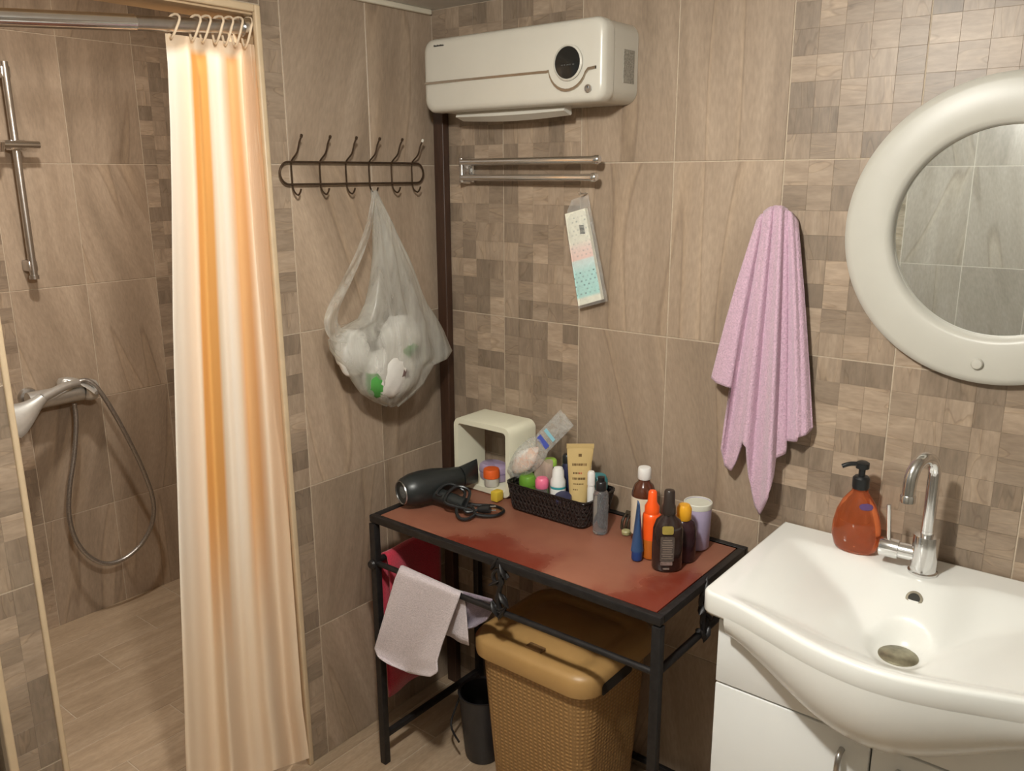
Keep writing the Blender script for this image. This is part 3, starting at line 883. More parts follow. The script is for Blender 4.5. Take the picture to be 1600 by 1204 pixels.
b = B(); rows = []
NT, NS = 110, 60
for j in range(NS+1):
    s = j/NS; row = []
    for i in range(NT+1):
        t = i/NT
        eu, ev = interp(ends, t)
        # gathered top: an arch round the hook
        tu = 1183+63*t; tv = 345-24*sin(pi*t)**.8
        bend = sin(pi*s)*(4 if t > .5 else 6)*(1 if t > .5 else -1)*abs(t-.5)*2
        u = tu+(eu-tu)*(s**1.02)+bend*.6; v = tv+(ev-tv)*s
        ph = t*2*pi
        fold = (.55*sin(ph*3.7+.6)+.17*sin(ph*8.3+2.0+s)+.25*sin(ph*2.2))*(.008+.015*min(1, s*1.6))
        y = -.030-.014*sin(pi*t)-fold-.006*s + (.020 if False else 0)
        if s < .06: y += .018*(1-s/.06)
        row.append(at(u, v, y=y))
    rows.append(row)
grid(b, rows); o = obj('towel_cloth', b, LILAC, tw, sharp=180)
sm = o.modifiers.new('thick', 'SOLIDIFY'); sm.thickness = .005; sm.offset = 0
b = B(); hk = at(1215, 332, y=-.001); lathe(b, [(.012, 0), (.012, .004), (.005, .006), (.005, .014), (.007, .016), (.0001, .017)], hk, (0, -1, 0), 16); hobj = tag(obj('wall_hook', b, CHROME_D), 'wall hook hidden under the lilac towel', 'hook')

# ------------------------------------------------------------------ coat rack
cr = thing('coat_rack', 'brown wire coat rack with six hooks on left wall', 'coat rack', (0, -.30, 1.57))
ZT, ZB = 1.597, 1.546; XW = .014
b = B(); P = []
rr_ = (ZT-ZB)/2
for i in range(13): a = pi/2+pi*i/12; P.append((XW, -.500+rr_*cos(a)*-1*-1 - 0, (ZT+ZB)/2+rr_*sin(a)))
P = [(XW, -.505-rr_*sin(pi*i/12), (ZT+ZB)/2+rr_*cos(pi*i/12)) for i in range(13)]
P += [(XW, -.088+rr_*sin(pi*i/12), (ZT+ZB)/2-rr_*cos(pi*i/12)) for i in range(13)]
tube(b, P, .0027, 8, closed=True); obj('wire_frame', b, WIRE, cr)
for i, y in enumerate((-.495, -.412, -.331, -.255, -.177, -.103)):
    b = B(); tube(b, [(.052, y+.002, 1.652), (.045, y+.001, 1.640), (.036, y, 1.618), (.016, y, 1.602), (.011, y, 1.590), (.011, y, 1.56), (.012, y, 1.540), (.018, y, 1.528), (.030, y, 1.522), (.038, y, 1.528), (.042, y, 1.536)], .0022, 8, 4); h = obj('hook', b, WIRE, cr)
    b = B(); lathe(b, [(.0001, -.005), (.0034, -.003), (.0034, .003), (.0001, .005)], (.053, y+.002, 1.654), (.4, 0, 1), 10, caps=False)
    tip = obj('tip', b, WIRE if i < 5 else mat('pale_tip', (.7, .66, .58), .4), h)
    if i == 5: tip['label'] = 'pale hook tip'
# ------------------------------------------------------------------ plastic bag on the rack
bg = thing('plastic_bag', 'translucent plastic carrier bag hanging from the brown wire coat rack', 'bag', at(585, 300, x=.04))
sec = [(298, 580, 588, .006), (320, 582, 598, .010), (350, 584, 613, .018), (400, 584, 634, .028), (440, 580, 650, .036), (475, 573, 664, .042), (500, 562, 680, .048), (516, 530, 690, .052), (530, 515, 697, .055), (545, 518, 704, .056), (556, 524, 698, .056), (566, 532, 676, .055), (580, 543, 668, .052), (598, 554, 660, .044), (614, 566, 644, .034), (626, 585, 630, .020), (634, 604, 622, .006)]
b = B(); rows = []
rb = random.Random(5)
NA = 48
ph = [rb.uniform(0, 6) for _ in range(6)]
fine = []
for i in range(len(sec)-1):
    for k in range(3):
        f = k/3; fine.append([sec[i][q]+(sec[i+1][q]-sec[i][q])*f for q in range(4)])
fine.append(sec[-1])
for (v, l, r, d) in fine:
    A = at(l, v, x=.088); Bp = at(r, v, x=.088); row = []
    for k in range(NA):
        a = 2*pi*k/NA; s = .5-.5*cos(a)
        p = A.lerp(Bp, s)
        wr = .12*sin(9*a+ph[0]+v*.012)+.10*sin(14*a+ph[1]-v*.02)+.06*sin(5*a+v*.05)
        p = p+Vector((d*sin(a)*(1+wr), 0, .003*sin(4*a+v*.07)))
        p.x = max(.006, p.x)
        row.append(p)
    rows.append(row)
vs, _ = grid(b, rows, close_u=True); obj('bag_body', b, BAGFILM, bg, sharp=180)
# slack handle loop on the left
b = B(); rows = []
hp = [(584, 305, 3), (577, 350, 5), (562, 395, 6), (546, 430, 7), (532, 458, 8), (521, 482, 9), (517, 504, 11), (526, 522, 12), (545, 528, 9)]
hs = smooth_path([Vector(p) for p in hp], 5)
for i, p in enumerate(hs):
    q = hs[min(i+1, len(hs)-1)]-hs[max(i-1, 0)]; q.z = 0; q.normalize(); n_ = Vector((q.y, -q.x, 0)); wd = p.z
    row = []
    for k in range(7):
        s = -1+2*k/6; pp = p+n_*wd*s
        row.append(at(pp.x, pp.y, x=.098+.008*sin(s*3+i*.3)))
    rows.append(row)
grid(b, rows); obj('bag_handle', b, BAGFILM, bg, sharp=180)


def crumple(name, label, cen_px, x, rad, m, seed, patches=(), cat='packet'):
    c = at(*cen_px, x=x); b = B(); r = random.Random(seed)
    bmesh.ops.create_icosphere(b, subdivisions=4, radius=1)
    f = [Vector((r.uniform(-1, 1), r.uniform(-1, 1), r.uniform(-1, 1)))*r.uniform(2, 6) for _ in range(8)]
    pz = [r.uniform(0, 6) for _ in f]
    for v in b.verts:
        d = v.co.normalized(); k = 1+sum(.028*sin(d.dot(q)*1.4+p) for q, p in zip(f, pz))+.05*abs(sin(d.dot(f[0])*3))
        v.co = Vector((d.x*rad[0], d.y*rad[1], d.z*rad[2]))*k + c
    o = obj(name, b, m, sharp=180); tag(o, label, cat)
    for mm in patches: o.data.materials.append(mm[0])
    for pgn in o.data.polygons:
        for idx, mm in enumerate(patches):
            for (pu, pv, pr) in mm[1]:
                if pgn.center.x > c.x:
                    qx, qy = proj(pgn.center)
                    if ((qx-pu)**2+(qy-pv)**2)**.5 < pr: pgn.material_index = idx+1
    return o


DARKSPOT = mat('dark_print', (.16, .10, .09), .5)
crumple('wrapped_packet', 'white wrapped packet with green corner at bottom of the plastic bag', (606, 580), .098, (.045, .076, .072), WHITEPACK, 2, [(GREENP, [(578, 604, 21), (640, 548, 9)]), (DARKSPOT, [(634, 584, 6)])])
crumple('tissue_bundle', 'crumpled white tissue bundle on left inside the plastic bag', (552, 552), .075, (.032, .052, .058), WHITEPACK, 9, [])
crumple('tissue_roll', 'white paper roll in middle of the plastic bag above the green packet', (624, 528), .080, (.036, .062, .062), WHITEPACK, 4, [(GREENP, [(646, 548, 11)])])

# ------------------------------------------------------------------ shower curtain, rod and fittings
rod = thing('curtain_rod', 'chrome shower curtain rod across the top of the shower opening', 'curtain rod', (-.03, -.85, 1.86))
R0, R1 = Vector((-.030, -1.150, 1.832)), Vector((-.030, -.552, 1.886))
ddir = (R1-R0).normalized()
b = B(); tube(b, [R0, R0.lerp(R1, .55)], .0165, 20); obj('outer_tube', b, CHROME, rod)
b = B(); tube(b, [R0.lerp(R1, .545), R1], .0145, 20); obj('inner_tube', b, CHROME_D, rod)
b = B(); lathe(b, [(.020, -.022), (.020, -.004), (.022, 0), (.022, .004)], R1, ddir, 20); obj('end_cap', b, CHROME, rod)

cu = thing('shower_curtain', 'cream shower curtain with orange stripes gathered at right of the shower', 'curtain', (-.05, -.68, .05))
edges = [(58, 258, 396), (100, 262, 400), (200, 266, 407), (300, 268, 416), (500, 270, 431), (700, 275, 445), (900, 281, 457), (1100, 288, 472), (1180, 290, 483), (1290, 296, 486)]


def edge_at(v):
    return interp([(e[0], e[1], e[2]) for e in edges], min(1290, max(58, v)))


b = B(); rows = []
NC, NR = 160, 80
for j in range(NR+1):
    s = j/NR                                   # bottom to top
    row = []
    for i in range(NC+1):
        t = i/NC
        vtop = 52+18*t; vbot = 1250-66*t
        v = vbot+(vtop-vbot)*s
        l, r = edge_at(v)
        u = l+(r-l)*t
        env = .012+.014*(1-s)
        dx_ = env*(sin(2*pi*3.05*t+.5+.5*sin(2.2*s))*.85+.28*sin(2*pi*5.2*t+1.9+.9*s)+.05*sin(2*pi*9*t+3*s))
        x = -.052+.052*(1-s)**2.2*(.35+.65*t)+dx_
        if s > .96: x = x*(1-(s-.96)*8)+(-.030)*(s-.96)*8
        p = at(u, v, x=x)
        while p.y > -.5565 and x < .02: x += .002; p = at(u, v, x=x)
        row.append(p)
    rows.append(row)
vs_, _ = grid(b, rows); o = obj('curtain_sheet', b, CURTAIN, cu, sharp=180); sheet_uv(o, NC+1, NR+1)
LOOPM = noisy(mat('cream_tape', (.80, .64, .46), .7), 60, .05)
for t in (.10, .34, .455, .60, .71, .82, .93):
    l, r = edge_at(60); u = l+(r-l)*t; v = 55+18*t
    base_ = at(u, v, x=-.030)
    rp = R0+ddir*((base_.y-R0.y)/ddir.y)
    P = []
    n = 16; bot = base_.z-rp.z-.004
    for k in range(n):
        a = 2*pi*k/n; rz = .0205*sin(a) if sin(a) > 0 else abs(bot)*sin(a)
        P.append((rp.x+.0205*cos(a), rp.y+.003*sin(a*2)+.006*sin(a), rp.z+rz))
    b = B(); tube(b, P, .0026, 8, closed=True); obj('curtain_loop', b, LOOPM, cu)

# slide bar
sbar = thing('shower_slide_bar', 'chrome shower slide bar on back wall of the shower', 'shower bar', (-1.25, -.58, 1.25))
p0, p1 = at(8, 96, x=-1.255), at(51, 430, x=-1.255)
YB = (p0.y+p1.y)/2
b = B(); tube(b, [(-1.255, YB, p1.z), (-1.255, YB, p0.z)], .0115, 16); lathe(b, [(.015, 0), (.015, .012)], (-1.255, YB, p1.z-.012), (0, 0, 1), 16); obj('rail', b, CHROME_D, sbar)
for zz in (p1.z+.03, p0.z-.03):
    b = B(); bx(b, (SBX, YB-.014, zz-.018), (-1.248, YB+.014, zz+.018), .005); obj('wall_mount', b, CHROME_D, sbar)
zc = at(32, 226, x=-1.245).z
b = B(); bx(b, (-1.275, YB-.024, zc-.018), (-1.228, YB+.024, zc+.014), .006); tube(b, [(-1.235, YB-.075, zc+.0), (-1.235, YB+.062, zc)], .0125, 12); lathe(b, [(.014, 0), (.017, .03)], (-1.215, YB-.065, zc-.02), (.3, 0, 1), 14); obj('holder', b, CHROME, sbar)

# mixer tap
SATIN = noisy(mat('worn_chrome', (.66, .65, .62), .34, .75), 60, .05)
mx_ = thing('shower_mixer', 'chrome shower mixer tap low on back wall of the shower', 'tap', (-1.27, -.54, .80))
my0 = at(128, 606, x=-1.24)
MY, MZ = my0.y-.07, my0.z-.012
b = B(); tube(b, [(-1.245, MY-.105, MZ), (-1.245, MY+.075, MZ)], .030, 20); lathe(b, [(.030, 0), (.030, .02), (.027, .024)], (-1.245, MY+.068, MZ), (0, 1, 0), 20); obj('mixer_body', b, SATIN, mx_)
b = B(); lathe(b, [(.030, -.004), (.036, .004), (.038, .020), (.033, .036), (.020, .044), (.0001, .046)], (-1.240, MY+.078, MZ+.004), (.1, 1, -.12), 24, caps=False); obj('temperature_knob', b, SATIN, mx_)
for s in (-.08, .05):
    b = B(); lathe(b, [(.034, 0), (.030, .012), (.016, .014), (.016, .05)], (SBX, MY+s, MZ), (1, 0, 0), 20); obj('wall_flange', b, CHROME_D, mx_)
b = B(); lathe(b, [(.026, 0), (.026, .03), (.020, .04), (.0001, .042)], (-1.245, MY+.02, MZ+.015), (0, 0, 1), 20)
rows = []
for i in range(9):
    t = i/8; c_ = Vector((-1.235+.05*t, MY+.02+.075*t, MZ+.055-.045*t*t-.01*t)); w_ = .018+.004*t
    rows.append([c_+Vector((w_*cos(a)*.5, -w_*cos(a)*.7, .006*sin(a))) for a in [2*pi*k/10 for k in range(10)]])
vs, _ = grid(b, rows, close_u=True); b.faces.new(vs[0]); b.faces.new(vs[-1]); obj('mixer_lever', b, SATIN, mx_)

hs_ = thing('hand_shower', 'chrome hand shower with flared head resting on the mixer tap', 'shower head', (-1.2, -.62, .82))
h0, h1, h2, h3 = at(100, 604, x=-1.185), at(66, 622, x=-1.165), at(45, 640, x=-1.15), at(22, 656, x=-1.135)
b = B(); tube(b, [at(122, 598, x=-1.205), h0, h1], lambda t: .0125+.003*t, 14, 4); obj('grip', b, SATIN, hs_)
b = B(); rows = []
PP = smooth_path([h1, h2, h3, at(6, 668, x=-1.12)], 5)
for i, p in enumerate(PP):
    t = i/(len(PP)-1); d = (PP[min(i+1, len(PP)-1)]-PP[max(i-1, 0)]).normalized(); s_ = d.cross(Vector((0, 0, 1))).normalized(); n_ = s_.cross(d)
    w_ = .018+.038*sstep(t*1.3); h_ = .014-.002*t
    if t > .9: w_ *= .8
    W1 = (n_*.8+s_*.6); W2 = (s_*.8-n_*.6); rows.append([p+W1*w_*cos(a)+W2*h_*sin(a) for a in [2*pi*k/16 for k in range(16)]])
vs, _ = grid(b, rows, close_u=True); b.faces.new(vs[0]); b.faces.new(vs[-1]); obj('spray_head', b, SATIN, hs_)
hpts = [(118, 598), (135, 594), (152, 606), (175, 640), (200, 685), (224, 735), (239, 780), (238, 815), (222, 848), (195, 872), (165, 880), (138, 868), (118, 842), (108, 805), (109, 760), (116, 710), (119, 660), (116, 630)]
b = B(); xh = [-1.205, -1.20, -1.19, -1.18, -1.18, -1.185, -1.19, -1.195, -1.20, -1.205, -1.21, -1.215, -1.22, -1.225, -1.23, -1.235, -1.24, -1.245]
tube(b, [at(u, v, x=x) for (u, v), x in zip(hpts, xh)], .0080, 10, 6); tag(obj('shower_hose', b, noisy(mat('hose_metal', (.42, .40, .38), .3, .9), 200, .2, .4)), 'flexible grey metal hose looping down from the shower mixer tap', 'hose')

# ------------------------------------------------------------------ side table
TZ = .73; TX0, TX1, TY0, TY1 = .155, .972, -.42, -.025
st = thing('side_table', 'black iron side table with red-brown top standing in the corner', 'table', ((TX0+TX1)/2, (TY0+TY1)/2, 0))
q = .0085
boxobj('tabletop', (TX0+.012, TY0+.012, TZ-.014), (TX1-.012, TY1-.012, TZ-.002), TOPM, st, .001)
b = B()
bx(b, (TX0-q, TY0-q, TZ-.019), (TX1+q, TY0+q, TZ), .002); bx(b, (TX0-q, TY1-q, TZ-.019), (TX1+q, TY1+q, TZ), .002)
bx(b, (TX0-q, TY0+q, TZ-.022), (TX0+q, TY1-q, TZ), .002); bx(b, (TX1-q, TY0+q, TZ-.019), (TX1+q, TY1-q, TZ), .002)
obj('top_frame', b, BLACKIRON, st)
for x in (TX0, TX1):
    for y in (TY0, TY1): boxobj('leg', (x-.010, y-.010, 0), (x+.010, y+.010, TZ-.022), BLACKIRON, st, .002)
for y in (TY0, TY1):
    b = B(); tube(b, [(TX0, y, .597), (TX1, y, .603)], .0075, 10); obj('rail', b, BLACKIRON, st)
for x in (TX0, TX1):
    b = B(); tube(b, [(x, TY0, .603), (x, TY1, .603)], .0085, 10); obj('rail', b, BLACKIRON, st)
for x in (TX0, TX1): boxobj('foot_rail', (x-.008, TY0+.01, .078), (x+.008, TY1-.01, .094), BLACKIRON, st, .002)
for y in (TY1,): boxobj('foot_rail', (TX0+.01, y-.007, .04), (TX1-.01, y+.007, .054), BLACKIRON, st, .002)
b = B(); lathe(b, [(.010, -.004), (.013, .002), (.010, .008), (.0001, .009)], (TX0, TY0-.012, .597), (0, -1, 0), 12); obj('rail_end', b, BLACKIRON, st)


def ornament(c, ax):
    """cast scroll: an S of two spirals with a leaf on each side"""
    b = B(); c = Vector(c); ax = Vector(ax); up = Vector((0, 0, 1)); nn = ax.cross(up)
    P = []
    for i in range(26):
        a = 4.6*pi*(1-i/25)/2; r = .006+.020*i/25
        P.append(c+up*.026+ax*(r*cos(a+.4))+up*(r*sin(a+.4)))
    tube(b, P, lambda t: .003+.003*t, 8)
    P = [c-(p-c) for p in P]; tube(b, P, lambda t: .003+.003*t, 8)
    tube(b, [c+up*.05, c+up*.018+ax*.004, c-up*.018-ax*.004, c-up*.05], .006, 8, 5)
    tube(b, [c+up*.05, c+up*.056], .005, 8)
    for (du, dv, a) in ((-.012, .06, .5), (.015, .05, -.5), (.014, -.018, 2.4), (-.014, .014, 1.0), (-.012, -.05, 2.6), (.010, -.055, -2.6)):
        p = c+ax*du+up*dv; d = ax*sin(a)+up*cos(a); lathe(b, [(.0001, -.020), (.008, -.010), (.011, .002), (.006, .014), (.0001, .024)], p+nn*.004, d, 10, 1, .45, caps=False)
    return b


obj('scroll_ornament', ornament((.570, TY0-.002, .655), (1, 0, 0)), BLACKIRON, st)
obj('scroll_ornament', ornament((TX1+.002, -.222, .655), (0, 1, 0)), BLACKIRON, st)

# cloths on the table rails
wc = thing('washcloth', 'pale lilac washcloth draped over front rail of the iron side table', 'cloth', (.32, -.43, .6))
b = B(); rows = []
wl = [(0, 626, 884, 720, 926), (.12, 617, 905, 716, 938), (.35, 604, 950, 702, 975), (.6, 592, 990, 690, 1008), (.8, 585, 1012, 683, 1032), (.93, 590, 1026, 684, 1050), (1, 606, 1036, 672, 1057)]
NT, NS = 40, 36
for j in range(NS+1):
    s = j/NS; lu, lv, ru, rv = interp(wl, s); row = []
    for i in range(NT+1):
        t = i/NT; u = lu+(ru-lu)*t; v = lv+(rv-lv)*t+4*sin(pi*t)*s
        y = -.436-.010*s-.020*s*sin(t*5.5+.6+s*1.5)-.008*sin(t*11+s*4)*s*(1-t)
        if s < .05: y = -.425-.011*sin(s/.05*pi/2)
        row.append(at(u, v, y=y))
    rows.append(row)
# back fall behind the rail
back = []
for j in range(1, 9):
    s = j/8; row = []
    for i in range(NT+1):
        p = rows[0][i].copy(); a = min(1, s*2.5)*pi
        p.y = -.420-.005+.012*sin(a/2)*1.0+.002*sin(i*.5)*s; p.z = rows[0][i].z - .16*max(0, s-.12); p.x += .01*s
        row.append(p)
    back.append(row)
grid(b, back[::-1]+rows); o = obj('cloth', b, PALECLOTH, wc, sharp=180); md = o.modifiers.new('thick', 'SOLIDIFY'); md.thickness = .003; md.offset = 0
dcl = thing('dust_cloth', 'dim purple-grey cloth hanging on the front rail right of the pale washcloth', 'cloth', (.47, -.42, .6))
b = B(); rows = []
wl = [(0, 716, 922, 768, 936), (.25, 705, 940, 770, 950), (.55, 690, 965, 760, 968), (.85, 682, 985, 742, 980), (1, 680, 996, 715, 984)]
for j in range(25):
    s = j/24; lu, lv, ru, rv = interp(wl, s); row = []
    for i in range(25):
        t = i/24; y = -.408+.012*s+.010*sin(t*9+s*3)*(.3+s)
        if s < .1: y = -.418
        row.append(at(lu+(ru-lu)*t, lv+(rv-lv)*t, y=y))
    rows.append(row)
grid(b, rows); o = obj('cloth', b, DIMCLOTH, dcl, sharp=180); md = o.modifiers.new('thick', 'SOLIDIFY'); md.thickness = .003
rc = thing('red_cloth', 'crimson cloth hanging over left side rail of the iron side table', 'cloth', (.155, -.3, .6))
b = B(); rows = []
for j in range(21):
    s = j/20; row = []
    for i in range(21):
        t = i/20; y = -.398+.190*t; sag = .006*sin(t*7+1)
        if s < .3: xx = .178; z = .40+(.605-.40)*(s/.3)
        elif s < .5: a = (s-.3)/.2*pi; xx = .155+.014*cos(a)+.004; z = .606+.013*sin(a)
        else: xx = .142; z = .606-.42*(s-.5)/.5
        row.append(Vector((xx+sag*(1 if s > .5 else .6), y+.02*max(0, s-.5)*(.5-t), z)))
    rows.append(row)
grid(b, rows); o = obj('cloth', b, REDCLOTH, rc, sharp=180); md = o.modifiers.new('thick', 'SOLIDIFY'); md.thickness = .004

# ------------------------------------------------------------------ hamper
hm = thing('laundry_hamper', 'tan woven plastic laundry hamper with lid under the side table', 'hamper', (.62, -.25, 0))


def rr3(x0, x1, y0, y1, r, n=8):
    return rrect(x0, x1, y0, y1, r, n)


b = B(); HXa, HXb, HYa, HYb = .455, .785, -.385, -.085
prof = [(.036, .004, .03), (.030, .012, .04), (.020, .15, .045), (.010, .30, .05), (.002, .445, .052)]
rows = []; zs = []
for (ins, z, r) in prof: rows.append([Vector((x, y, z)) for x, y in rr3(HXa+ins, HXb-ins, HYa+ins, HYb-ins, r)])
vs, _ = grid(b, rows, close_u=True); b.faces.new(vs[0])
o = obj('hamper_body', b, HAMPER, hm)


def wrap_uv(o, axis_z=True):
    me = o.data; uvl = me.uv_layers.new(name='UVMap'); xs_ = [v.co for v in me.vertices]
    for p in me.polygons:
        n_ = p.normal
        for li in p.loop_indices:
            c = me.vertices[me.loops[li].vertex_index].co
            if abs(n_.z) > .8: uvl.data[li].uv = (c.x, c.y)
            else:
                tx = Vector((-n_.y, n_.x)); tx = tx.normalized() if tx.length > 0 else Vector((1, 0))
                uvl.data[li].uv = (c.x*tx.x+c.y*tx.y, c.z)


wrap_uv(o)
b = B(); rows = []
for (ins, z, r) in ((-.004, .438, .052), (-.012, .440, .058), (-.014, .452, .06), (-.014, .478, .06), (-.008, .488, .056), (.004, .494, .05), (.016, .496, .045), (.030, .493, .04), (.040, .489, .036), (.050, .491, .034), (.06, .496, .03), (.10, .502, .03)):
    rows.append([Vector((x, y, z)) for x, y in rr3(HXa+ins, HXb-ins, HYa+ins, HYb-ins, r)])
vs, _ = grid(b, rows, close_u=True); b.faces.new(vs[-1]); obj('lid', b, HAMPER_S, hm, sharp=60)
hx = HXb+.013
b = B(); rows = []
for (dd, y0, y1, z0, z1) in ((.002, -.345, -.215, .436, .466), (.0015, -.34, -.22, .440, .462)):
    rows.append([Vector((hx+dd, yy, zz)) for yy, zz in rrect(y0, y1, z0, z1, .009)])
vs, _ = grid(b, rows, close_u=True); b.faces.new(vs[-1]); obj('grip_hole', b, mat('dark_hole', (.015, .009, .005), .8), hm)
b = B()
cl = [(.585, -.383, .494), (.62, -.39, .4965)]
bx(b, (.60, -.368, .4955), (.645, -.345, .5005), .002); obj('lid_latch', b, noisy(mat('scuffed_tan', (.22, .12, .045), .6), 60, .3), hm)

# dark bucket behind hamper
b = B(); bc = at(712, 1160, z=.02)
lathe(b, [(.0001, .002), (.045, .002), (.050, .02), (.058, .12), (.064, .20), (.067, .202), (.060, .20), (.055, .12), (.046, .02), (.0001, .018)], (bc.x+.075, bc.y+.03, 0), (0, 0, 1), 28, caps=False)
bk = tag(obj('bucket', b, noisy(mat('dark_grey_plastic', (.025, .023, .024), .4), 20, .1)), 'dark grey plastic bucket on floor half hidden by the tan hamper', 'bucket')
b = B(); cxx, cyy = bc.x+.075, bc.y+.03
tube(b, [(cxx-.064, cyy, .19), (cxx-.075, cyy-.02, .14), (cxx-.072, cyy-.05, .09), (cxx-.02, cyy-.075, .075)], .003, 8, 5); obj('bucket_handle', b, BLACKIRON, bk)

# ------------------------------------------------------------------ things on the table
# cube-like white box shelf
bs = thing('box_shelf', 'cream open box shelf with rounded corners standing in table corner', 'shelf', (.267, -.07, TZ))
b = B(); rows = []
o_out = rrect(.168, .366, TZ, .925, .022, 5); o_in = rrect(.168+.016, .366-.016, TZ+.016, .925-.016, .010, 5)
for (src, y) in ((o_out, -.018), (o_out, -.128), ([(x+(.267-x)*.01, z+(.827-z)*.01) for x, z in o_out], -.130), ([(x+(.267-x)*-.01, z+(.827-z)*-.01) for x, z in o_in], -.130), (o_in, -.128), (o_in, -.018)):
    rows.append([Vector((x, y, z)) for x, z in src])
grid(b, rows, close_u=True, close_v=True); obj('shell', b, noisy(mat('shelf_cream', (.72, .70, .55), .4), 15, .02), bs)
# lilac oval tub, orange jar, yellow box
b = B(); lathe(b, [(.0001, 0), (.040, .001), (.044, .006), (.046, .030), (.044, .040), (.036, .046), (.0001, .047)], (.258, -.066, TZ+.0165), (0, 0, 1), 32, 1, .75, caps=False)
tb = tag(obj('oval_tub', b, noisy(mat('lilac_plastic', (.36, .28, .42), .3), 20, .06)), 'lilac oval plastic tub lying inside the cream box shelf', 'tub')
b = B(); lathe(b, [(.0452, .022), (.0468, .023), (.0468, .026), (.0455, .027)], (.258, -.066, TZ+.0165), (0, 0, 1), 32, 1, .75); obj('tub_rim', b, mat('lilac_dark', (.22, .16, .28), .3), tb)
oj = thing('orange_jar', 'small jar with orange cap standing in front of the lilac tub', 'jar', (.286, -.116, TZ))
b = B(); lathe(b, [(.0001, 0), (.019, .001), (.020, .004), (.020, .026)], (.287, -.112, TZ+.0165), (0, 0, 1), 24, caps=False); obj('jar_body', b, CREAM, oj)
b = B(); lathe(b, [(.0205, .024), (.0225, .026), (.0225, .044), (.0205, .049), (.0001, .050)], (.287, -.112, TZ+.0165), (0, 0, 1), 28, caps=False); obj('cap', b, noisy(mat('orange_plastic', (.68, .11, .02), .35), 20, .05), oj)
b = B(); bx(b, (.330, -.168, TZ+.0005), (.352, -.140, TZ+.028), .003); tag(obj('yellow_carton', b, noisy(mat('yellow_card', (.70, .50, .05), .5), 20, .06)), 'small yellow carton between the box shelf and the black basket', 'carton')

# black basket: tapered rounded tub with woven wall
bk_ = thing('storage_basket', 'black woven plastic basket full of toiletries on the side table', 'basket', (.515, -.11, TZ))
BA = rrect(.388, .640, -.180, -.040, .022, 6)
bcx, bcy = .514, -.110
b = B(); rows = []
for (k, z) in ((.90, 0.001), (.905, .004), (.95, .035), (.99, .066), (1.02, .068), (1.02, .072), (.985, .0725), (.97, .068), (.93, .035), (.885, .005)):
    rows.append([Vector((bcx+(x-bcx)*k, bcy+(y-bcy)*k, TZ+z)) for x, y in BA])
vs, _ = grid(b, rows, close_u=True); b.faces.new(vs[0]); b.faces.new(vs[-1]); o = obj('basket_wall', b, BASKET, bk_); wrap_uv(o)
# woven relief: slanted raised strips all round
b = B(); per = len(BA)
pts = []
L_tot = 0; cum = [0]
for i in range(per): a_, c_ = Vector(BA[i]), Vector(BA[(i+1) % per]); L_tot += (c_-a_).length; cum.append(L_tot)


def peri(s):
    s = s % L_tot
    for i in range(per):
        if cum[i] <= s <= cum[i+1]:
            f = (s-cum[i])/max(1e-9, cum[i+1]-cum[i]); return Vector(BA[i]).lerp(Vector(BA[(i+1) % per]), f)
    return Vector(BA[0])


n_s = 56
for i in range(n_s):
    for sg in (1, -1):
        P = []
        for k in range(7):
            f = k/6; z = .006+.058*f; sc = .907+.08*f*1.02; p = peri(L_tot*i/n_s+sg*.030*f)
            wob = .0012*cos(pi*(k+i)*1.0)*sg
            P.append(Vector((bcx+(p.x-bcx)*(sc+.004+wob*3), bcy+(p.y-bcy)*(sc+.006+wob*3), TZ+z)))
        tube(b, P, .0016, 5)
obj('woven_strips', b, noisy(mat('black_strip', (.03, .022, .02), .3), 20, .2), bk_)['kind'] = 'stuff'
BZ = TZ+.006


def bottle(name, label, cat, loc, prof, m, parts=(), sx=1., sy=1., n=28, axis=(0, 0, 1), main='bottle', uax=None):
    t = thing(name, label, cat, loc)
    b = B(); lathe(b, prof, loc, axis, n, sx, sy, caps=False, uax=uax); obj(main, b, m, t)
    for p in parts:
        nm, pr, mm = p[:3]; kx, ky = (p[3], p[4]) if len(p) > 4 else (1., 1.)
        b = B(); lathe(b, pr, loc, axis, n, kx, ky, caps=False, uax=uax); obj(nm, b, mm, t)
    return t


PINKC = noisy(mat('pink_cap', (.78, .16, .28), .35), 20, .05); WHITEC = noisy(mat('white_plastic', (.78, .77, .74), .35), 20, .03)
TEAL = noisy(mat('teal_plastic', (.03, .22, .25), .3), 20, .06); CLEARP = glassy('clear_plastic', (.85, .87, .88), .06, .9)
NAVY = noisy(mat('navy_plastic', (.02, .022, .06), .35), 20, .1); LIME = noisy(mat('lime_plastic', (.35, .60, .08), .4), 20, .06)
GREENC = noisy(mat('green_plastic', (.13, .30, .03), .4), 20, .06)
bottle('green_tub', 'round green lidded tub at left end of the black basket', 'tub', (.420, -.122, BZ), [(.0001, 0), (.021, .001), (.022, .05)], GREENC, [('lid', [(.0235, .05), (.0235, .066), (.020, .074), (.0001, .076)], GREENC)])
bottle('lime_bottle', 'bottle with lime green cap at back of the black basket', 'bottle', (.455, -.072, BZ), [(.0001, 0), (.018, .001), (.019, .085), (.012, .095)], CLEARP, [('cap', [(.017, .095), (.017, .108), (.014, .112), (.0001, .113)], LIME)])
bottle('pink_cap_bottle', 'clear bottle with bright pink cap in the black basket', 'bottle', (.480, -.142, BZ), [(.0001, 0), (.0165, .001), (.0175, .05), (.0165, .060)], CLEARP, [('cap', [(.0165, .060), (.0172, .062), (.0172, .080), (.013, .086), (.0001, .087)], PINKC)])
